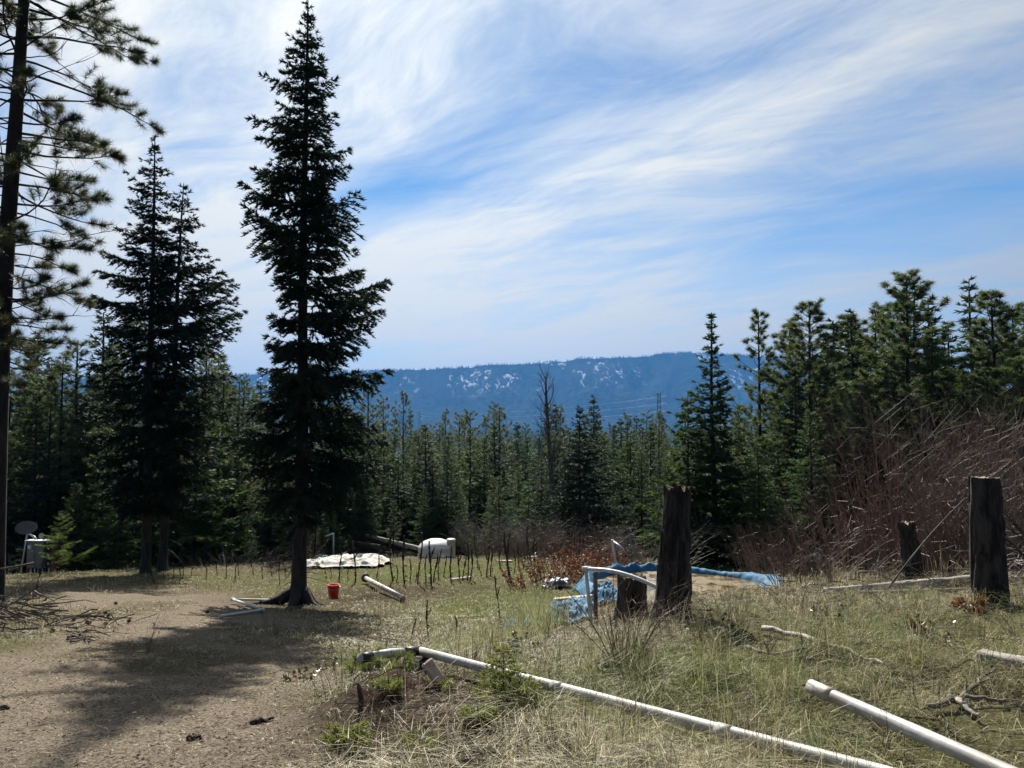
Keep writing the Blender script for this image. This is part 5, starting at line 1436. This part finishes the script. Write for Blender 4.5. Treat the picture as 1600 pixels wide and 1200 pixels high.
def leafy(px, d, label, n, h, spread, base_r, mat, seed, ll=.05, lw=.03, per=9, r=.004, name='leafy_shrub'):
    rng = np.random.default_rng(seed); b = GP(px, d)
    t = thing(name, label, 'shrub', b); mb, lf = MB(), MB()
    a = rng.uniform(0, 2 * pi, n); B = np.stack((np.cos(a), np.sin(a), 0 * a), -1) * (np.sqrt(rng.uniform(0, 1, n)) * base_r)[:, None]
    o = rng.uniform(.2, 1, n) * spread; H = h * rng.uniform(.4, 1, n); s = np.linspace(0, 1, 5)
    B[:, 2] = ground(B[:, 0] + b[0], B[:, 1] + b[1]) - b[2]
    P = B[:, None] + np.stack(((np.cos(a) * o)[:, None] * s, (np.sin(a) * o)[:, None] * s, H[:, None] * (s - .15 * s * s)), -1) + rng.normal(0, .02 * h, (n, 5, 3)) * s[None, :, None]
    tubes(mb, P, np.full((n, 5), r) * (1.1 - .7 * s), 3, .5, False)
    rp = np.repeat(np.arange(n), per); q = rng.uniform(.25, 1, len(rp))
    C = np.stack([P[rp, 0, c] + (P[rp, -1, c] - P[rp, 0, c]) * q for c in range(3)], -1)
    d_ = nrm(runit(len(rp), rng) + np.array((0, 0, .25)))
    leaves(lf, C, d_, ll * rng.uniform(.6, 1.2, len(rp)), lw * rng.uniform(.7, 1.2, len(rp)), rng.uniform(0, 1, len(rp)), rng)
    mb.build('stems', M['darktwig'], t)['kind'] = 'stuff'; lf.build('leaves', M[mat], t)['kind'] = 'stuff'; return t
for px, d, n, lab, sd in ((838, 19.6, 46, 'red-leaved low brush nearest the dark tarp scrap', 601), (868, 21.5, 60, 'red-leaved low brush in the middle of the reddish row', 602), (905, 22.0, 60, 'red-brown brush behind the left side of the pond', 603), (945, 20.8, 44, 'red-brown brush at the foot of the standing white pipe', 604), (930, 24.5, 50, 'taller rusty brush behind the reddish row', 605)):
    leafy(px, d, lab, n, .95 if d > 20 else .6, .5, .75, 'redleaf', sd, .075, .05, 11, .006, 'red_brush')
leafy(818, 8.6, 'dark glossy low bush behind the middle of the long pipe', 16, .22, .14, .14, 'darkleaf', 611, .05, .035, 9, .003)
leafy(950, 6.6, 'low bush of dark and reddish leaves under the spreading leafless shrub', 14, .16, .12, .14, 'darkleaf', 612, .045, .03, 9, .003)
leafy(1105, 7.2, 'dark mottled low bush left of the dark curved stick', 16, .2, .14, .16, 'darkleaf', 613, .045, .032, 9, .003)
leafy(1285, 8.2, 'low leafy plant with reddish leaves on the grassy crest', 14, .2, .14, .16, 'darkleaf', 614, .05, .033, 9, .003)
leafy(1440, 6.6, 'low dark plant beyond the short white pipe with curling stem', 14, .24, .16, .14, 'darkleaf', 615, .045, .03, 8, .003)
leafy(1500, 8.4, 'low plant of orange and green leaves at the foot of the squared stump', 12, .16, .12, .14, 'redleaf', 616, .055, .04, 7, .003)
leafy(768, 10.4, 'little plant with bright red leaves at the edge of the pale tarp scrap', 9, .3, .1, .10, 'redleaf', 617, .06, .04, 8, .003)
leafy(480, 7.3, 'small mottled ground plant at the edge of the shade', 9, .10, .10, .12, 'darkleaf', 618, .04, .028, 7, .003)
leafy(520, 7.9, 'small pale speckled plant left of the pipe bend', 8, .12, .08, .08, 'darkleaf', 619, .035, .025, 7, .003)
def sage(px, d, label, n, h, spread, seed):
    rng = np.random.default_rng(seed); b = GP(px, d); mb = MB()
    a = rng.uniform(0, 2 * pi, n); rad = np.sqrt(rng.uniform(0, 1, n)) * spread
    B = np.stack((rad * np.cos(a), rad * np.sin(a), 0 * a), -1); B[:, 2] = ground(B[:, 0] + b[0], B[:, 1] + b[1]) - b[2]
    blades(mb, B, h * rng.uniform(.4, 1.05, n), rng.uniform(.05, .5, n), nrm(np.stack((np.cos(a), np.sin(a), 0 * a), -1) + rng.normal(0, .5, (n, 3)) * np.array((1, 1, 0))), rng.uniform(.005, .010, n), rng.uniform(0, 1, n), rng)
    t = thing('grassy_bush', label, 'shrub', b); mb.build('stems', M['sage'], t)['kind'] = 'stuff'
sage(838, 10.6, 'feathery grey-green weed clump left of the blue tarp heap', 420, .75, .42, 631)
sage(735, 9.8, 'thin grey-green weed clump behind the long pipe near its bend', 260, .5, .55, 632)
sage(800, 9.4, 'low grey-green weeds between the two feathery clumps', 260, .45, .45, 633)
# conifer seedlings
def seedling(px, d, top_py, label, kind, seed, wide=1.0, mat='seedling'):
    rng = np.random.default_rng(seed); b = GP(px, d); H = max(W(px, top_py, d)[2] - b[2], .12)
    cr, tr = MB(), MB()
    if kind == 'fir':
        fir_tree(cr, tr, H, H * .12, cone_prof(H * .12, H, H * .38 * wide, .9, .9), rng, per_m=46 / H, twig=.028, node=.015, slen=.04, swid=.008, droop=.1, r0=.006, up0=.1, up1=.9, sides=5, tl_min=.02, dens=3.2, layer=H / 7)
    else:
        pine_tree(cr, tr, H, H * .2, lambda z, a: H * .28 * wide, rng, per_m=16 / H, nl=.09, nw=.003, nn=34, r0=.007, subs=10, tuft=2, up0=.4, up1=1.2, sides=5)
    plant_tree('conifer_seedling', label, 'seedling', b, cr, tr, M[mat], M['bark'])
seedling(787, 5.35, 1004, 'tallest green conifer seedling in front of the long pipe', 'fir', 701, 1.15)
seedling(812, 5.2, 1062, 'bushy seedling overlapping the foot of the tallest seedling', 'fir', 702, 1.3)
seedling(570, 7.1, 1035, 'soft blue-green pine seedling under the taped pipe end', 'pine', 703, 1.5)
seedling(622, 7.0, 1038, 'small pine seedling between the taped pipe end and burnt stump', 'pine', 704, 1.2)
seedling(612, 5.35, 1086, 'small bright fir seedling on the soil mound', 'fir', 705, .9)
seedling(552, 4.45, 1128, 'bright green seedling clump at the lower edge below the mound', 'fir', 706, 1.4)
seedling(662, 4.5, 1150, 'low seedling at the bottom edge right of the bright clump', 'fir', 707, 1.0)
seedling(692, 6.2, 1078, 'tiny seedling right of the pale wood chunk', 'fir', 708, .9)
seedling(748, 4.8, 1108, 'pale green seedling left of the tallest seedling', 'fir', 709, 1.1)
seedling(106, 27.0, 800, 'young yellow-green fir glowing beside the grey cabinet', 'fir', 710, 1.1, 'young')
def scatter(n, dlo, dhi, rng, amax=40):
    d = np.exp(rng.uniform(math.log(dlo), math.log(dhi), n)); a = rng.uniform(-amax, amax, n) * pi / 180
    return d * np.tan(a), d
# dry weed stems and fallen twigs over the bank: too many and thin to pick apart
def weeds():
    rg = np.random.default_rng(83); mb = MB()
    n = 260; a = rg.uniform(-22, 38, n) * pi / 180; d = np.exp(rg.uniform(math.log(4.3), math.log(12), n)); x = d * np.tan(a)
    pz, gz, sz = zones(x, d); ok = (pz < .3) & (pond_r(x, d) > 1.35); x, d = x[ok], d[ok]
    z = ground(x, d)
    for i in range(len(x)):
        m1 = MB(); bare_stems(m1, int(rg.integers(2, 7)), rg.uniform(.15, .55), rg.uniform(.05, .2), .05, rg, r=.0028, sub=2, wander=.1, sub_len=.4)
        for v, q, aa in zip(m1.v, m1.q, m1.a): mb.v.append(v + np.array((x[i], d[i], z[i])))
        off = mb.n
        tot = 0
        for v, q, aa in zip(m1.v, m1.q, m1.a):
            mb.q.append(q + off); mb.a.append(aa); tot += len(v)
        mb.n += tot
    stuff(mb.build('dry_weeds', M['redtwig']), 'thin dry weed stems sticking up all over the grassy bank', 'weeds')
    mt = MB(); n = 420
    x, d = scatter(n, 3.8, 15, rg); pz, gz, sz = zones(x, d); ok = (pond_r(x, d) > 1.35) & (rg.uniform(size=n) < 1 - .95 * pz); x, d = x[ok], d[ok]; n = len(x)
    a = rg.uniform(0, 2 * pi, n); L = rg.uniform(.12, .55, n); s = np.linspace(0, 1, 6)
    X = x[:, None] + np.cos(a)[:, None] * L[:, None] * s; Y = d[:, None] + np.sin(a)[:, None] * L[:, None] * s
    Z = ground(X, Y) + .03 + rg.uniform(0, .05, n)[:, None]
    P = np.stack((X, Y, Z), -1) + rg.normal(0, .008, (n, 6, 3))
    tubes(mt, P, rg.uniform(.002, .007, n)[:, None] * (1.1 - .6 * s)[None], 4, rg.uniform(0, 1, n))
    stuff(mt.build('twig_litter', M['slash']), 'small dead twigs fallen all over bank and path', 'twigs')
weeds()
# cones on the path
def cone_mesh():
    rng = np.random.default_rng(5); mb = MB()
    lathe(mb, [(0, 0), (.022, .01), (.030, .03), (.026, .055), (.012, .08), (0, .088)], 9)
    n = 60; q = np.arange(n) / n; a = np.arange(n) * 2.4
    r = .028 * np.sin(pi * (q * .85 + .1))
    b = np.stack((r * np.cos(a), r * np.sin(a), .085 * q), -1); d = nrm(np.stack((np.cos(a), np.sin(a), .5 + 0 * a), -1))
    sprays(mb, b, d, np.full(n, .016), np.full(n, .014), rng.uniform(0, 1, n), rng)
    return mb.mesh('cone', M['cone'])
CM = cone_mesh()
for i, (x, y) in enumerate([(83, 960), (86, 974), (100, 970), (107, 971), (115, 971), (135, 965), (137, 976), (143, 976), (163, 977), (166, 966), (167, 961), (85, 987), (178, 945), (200, 975), (327, 958)]):
    p = on(x, y, .022)
    tag(link('pine_cone', CM, None, p, (1.4, 0, i * 1.7), .75), 'dark fallen pine cone lying on the path', 'pine cone', 'cones scattered on the path')

# ------------------------------------------------------------------ grass and litter
t1, t2, t3 = on(893, 962), on(822, 982), GP(545, 28.3)
TARPS = [(t1[0], t1[1], .34, .95), (t2[0], t2[1], .26, .5), (t3[0], t3[1], 1.5, 1.6), (1.62, 14.0, .34, .95), (t1[0] - .1, t1[1] - 1.0, .22, .7)] + [(GP(a, b)[0], b, .12, .16) for a, b in ((787, 5.35), (812, 5.2), (612, 5.35), (552, 4.45), (662, 4.5), (748, 4.8), (570, 7.1), (622, 7.0))]
def grass():
    rng = np.random.default_rng(81); mb = MB()
    def lay(n, dlo, dhi, hh, ww, clump, keep, dry=0.0, leanr=(.2, 1.3), tuft=False):
        nc = n // clump
        cx, cy_ = scatter(nc, dlo, dhi, rng)
        x = np.repeat(cx, clump) + rng.normal(0, .045, nc * clump) * (1 + cy_.repeat(clump) / 12)
        y = np.repeat(cy_, clump) + rng.normal(0, .045, nc * clump) * (1 + cy_.repeat(clump) / 12)
        p, g, so = zones(x, y)
        ok = rng.uniform(0, 1, len(x)) < keep(p, g, so, x, y)
        ok &= pond_r(x, y) > 1.25
        for tx, ty, rx, ry in TARPS: ok &= ((x - tx) / rx) ** 2 + ((y - ty) / ry) ** 2 > 1
        x, y, p, g = x[ok], y[ok], p[ok], g[ok]
        cid = np.repeat(np.arange(nc), clump)[ok]
        N = len(x)
        h = rng.uniform(*hh, N) * (1 - .55 * p) * rng.uniform(.6, 1.3, nc)[cid]
        ca = rng.uniform(0, 2 * pi, nc)[cid] + rng.normal(0, 1.0, N)
        if tuft: ca = np.arctan2(y - cy_[cid], x - cx[cid]) + rng.normal(0, .5, N)
        ld = np.stack((np.cos(ca), np.sin(ca), 0 * ca), -1)
        cg = rng.uniform(-.35, .35, nc)[cid]
        tone = np.where(rng.uniform(0, 1, N) < np.clip(g * .9 + cg - dry, 0, .92), rng.uniform(.62, 1.0, N), np.clip(rng.normal(.33, .16, N), 0, .58))
        b = np.stack((x, y, ground(x, y) - .01), -1)
        blades(mb, b, h, rng.uniform(*leanr, N), ld, rng.uniform(*ww, N), tone, rng)
    def near_pipe(x, y):
        d = np.full(x.shape, 9.0)
        for a_, b_ in (((-.89, 7.4), (1.86, 4.12)), ((1.99, 5.1), (2.45, 3.85))):
            ax, ay = a_; bx, by = b_; L2 = (bx - ax) ** 2 + (by - ay) ** 2
            t = np.clip(((x - ax) * (bx - ax) + (y - ay) * (by - ay)) / L2, 0, 1.3)
            d = np.minimum(d, np.hypot(x - ax - t * (bx - ax), y - ay - t * (by - ay)))
        return sstep(.08, .26, d)
    sparse = lambda x, y: .08 + .92 * sstep(.40, .58, fbm(x * 1.2, y * 1.2, 44))
    hollow = lambda x, y: .12 + .88 * sstep(.36, .52, fbm(x * 1.5 + 3, y * 1.5, 46))
    # near bank: matted straw, upright straw, tussocks
    lay(90000, 3.4, 10.5, (.05, .12), (.0025, .005), 9, lambda p, g, s, x, y: (1 - .93 * p) * (1 - .95 * s) * (.35 + .65 * near_pipe(x, y)) * hollow(x, y), .05, (1.0, 2.4))
    lay(34000, 3.4, 11, (.07, .18), (.003, .0055), 14, lambda p, g, s, x, y: (1 - .985 * p) * (1 - .9 * s) * (.25 + .75 * sstep(-1.8, .2, x)) * near_pipe(x, y) * sparse(x, y), .1, (.4, 1.6))
    lay(46000, 3.4, 11, (.14, .36), (.002, .0042), 44, lambda p, g, s, x, y: (1 - p) * (1 - .93 * s) * sstep(-1.6, .2, x) * near_pipe(x, y) * hollow(x, y), -.2, (.6, 1.6), True)
    lay(9000, 4.0, 11.5, (.32, .62), (.002, .004), 22, lambda p, g, s, x, y: (1 - p) * (1 - .8 * s) * sstep(-1.2, .4, x) * near_pipe(x, y) * sstep(.50, .62, fbm(x * .8 + 11, y * .8, 47)), .3, (.15, .7), True)
    # the path keeps only short sparse blades
    lay(40000, 3.4, 17, (.02, .06), (.003, .006), 5, lambda p, g, s, x, y: .9 * p * sparse(x * 1.3, y * 1.3), .30, (1.0, 2.4))
    # meadow
    lay(80000, 9, 33, (.04, .12), (.006, .012), 8, lambda p, g, s, x, y: (1 - .9 * p) * (1 - .7 * s), .0, (.5, 1.8))
    lay(22000, 10, 33, (.12, .30), (.005, .010), 18, lambda p, g, s, x, y: (1 - p) * (1 - .7 * s) * sparse(x * .7, y * .7), .15, (.3, 1.0), True)
    stuff(mb.build('grass', M['grass']), 'matted dry straw and short green grass covering the meadow', 'grass')
grass()
def litter():
    rng = np.random.default_rng(82); mb = MB()
    def lay(n, dlo, dhi, ln, wd, keep, lift=.01):
        x, y = scatter(n, dlo, dhi, rng)
        p, g, s = zones(x, y)
        ok = (rng.uniform(0, 1, n) < keep(p, g, s)) & (pond_r(x, y) > 1.3)
        x, y = x[ok], y[ok]; N = len(x)
        a = rng.uniform(0, 2 * pi, N)
        d = nrm(np.stack((np.cos(a), np.sin(a), rng.normal(.05, .25, N)), -1))
        b = np.stack((x, y, ground(x, y) + lift * rng.uniform(.2, 1.2, N)), -1)
        sprays(mb, b, d, rng.uniform(*ln, N), rng.uniform(*wd, N), rng.uniform(0, 1, N) ** .9, rng)
    lay(46000, 3.4, 17, (.015, .045), (.003, .008), lambda p, g, s: .25 + .75 * p)
    lay(12000, 3.4, 9, (.03, .09), (.003, .006), lambda p, g, s: .4 + .6 * s, .025)
    lay(900, 3.4, 14, (.025, .05), (.012, .022), lambda p, g, s: .5 - .3 * p, .012)
    stuff(mb.build('leaf_litter', M['litter']), 'wood chips, needles and dry leaf scraps strewn over path and bank', 'litter')
litter()

# ------------------------------------------------------------------ air
def haze():
    mb = MB()
    zs = []
    for n_ in ('ground', 'mountain_ridge'):
        me = bpy.data.objects[n_].data; c = np.empty(len(me.vertices) * 3, np.float32); me.vertices.foreach_get('co', c); zs += [c[2::3].min(), c[2::3].max()]
    z0, z1 = float(min(zs)) - 1.0, float(max(zs)) + 6.0
    box(mb, (0, -100, (z0 + z1) / 2), (21000, 15000, z1 - z0))
    m, N, L = newmat('valley_air')
    v = N.new('ShaderNodeVolumePrincipled')
    v.inputs['Color'].default_value = (.10, .40, 1.0, 1)
    v.inputs['Density'].default_value = 9.0e-5
    v.inputs['Anisotropy'].default_value = 0.0
    o = N.new('ShaderNodeOutputMaterial'); L.new(v.outputs[0], o.inputs['Volume'])
    h = mb.build('haze', m)
    stuff(h, 'thin blue haze in the air over the valley', 'haze')
haze()
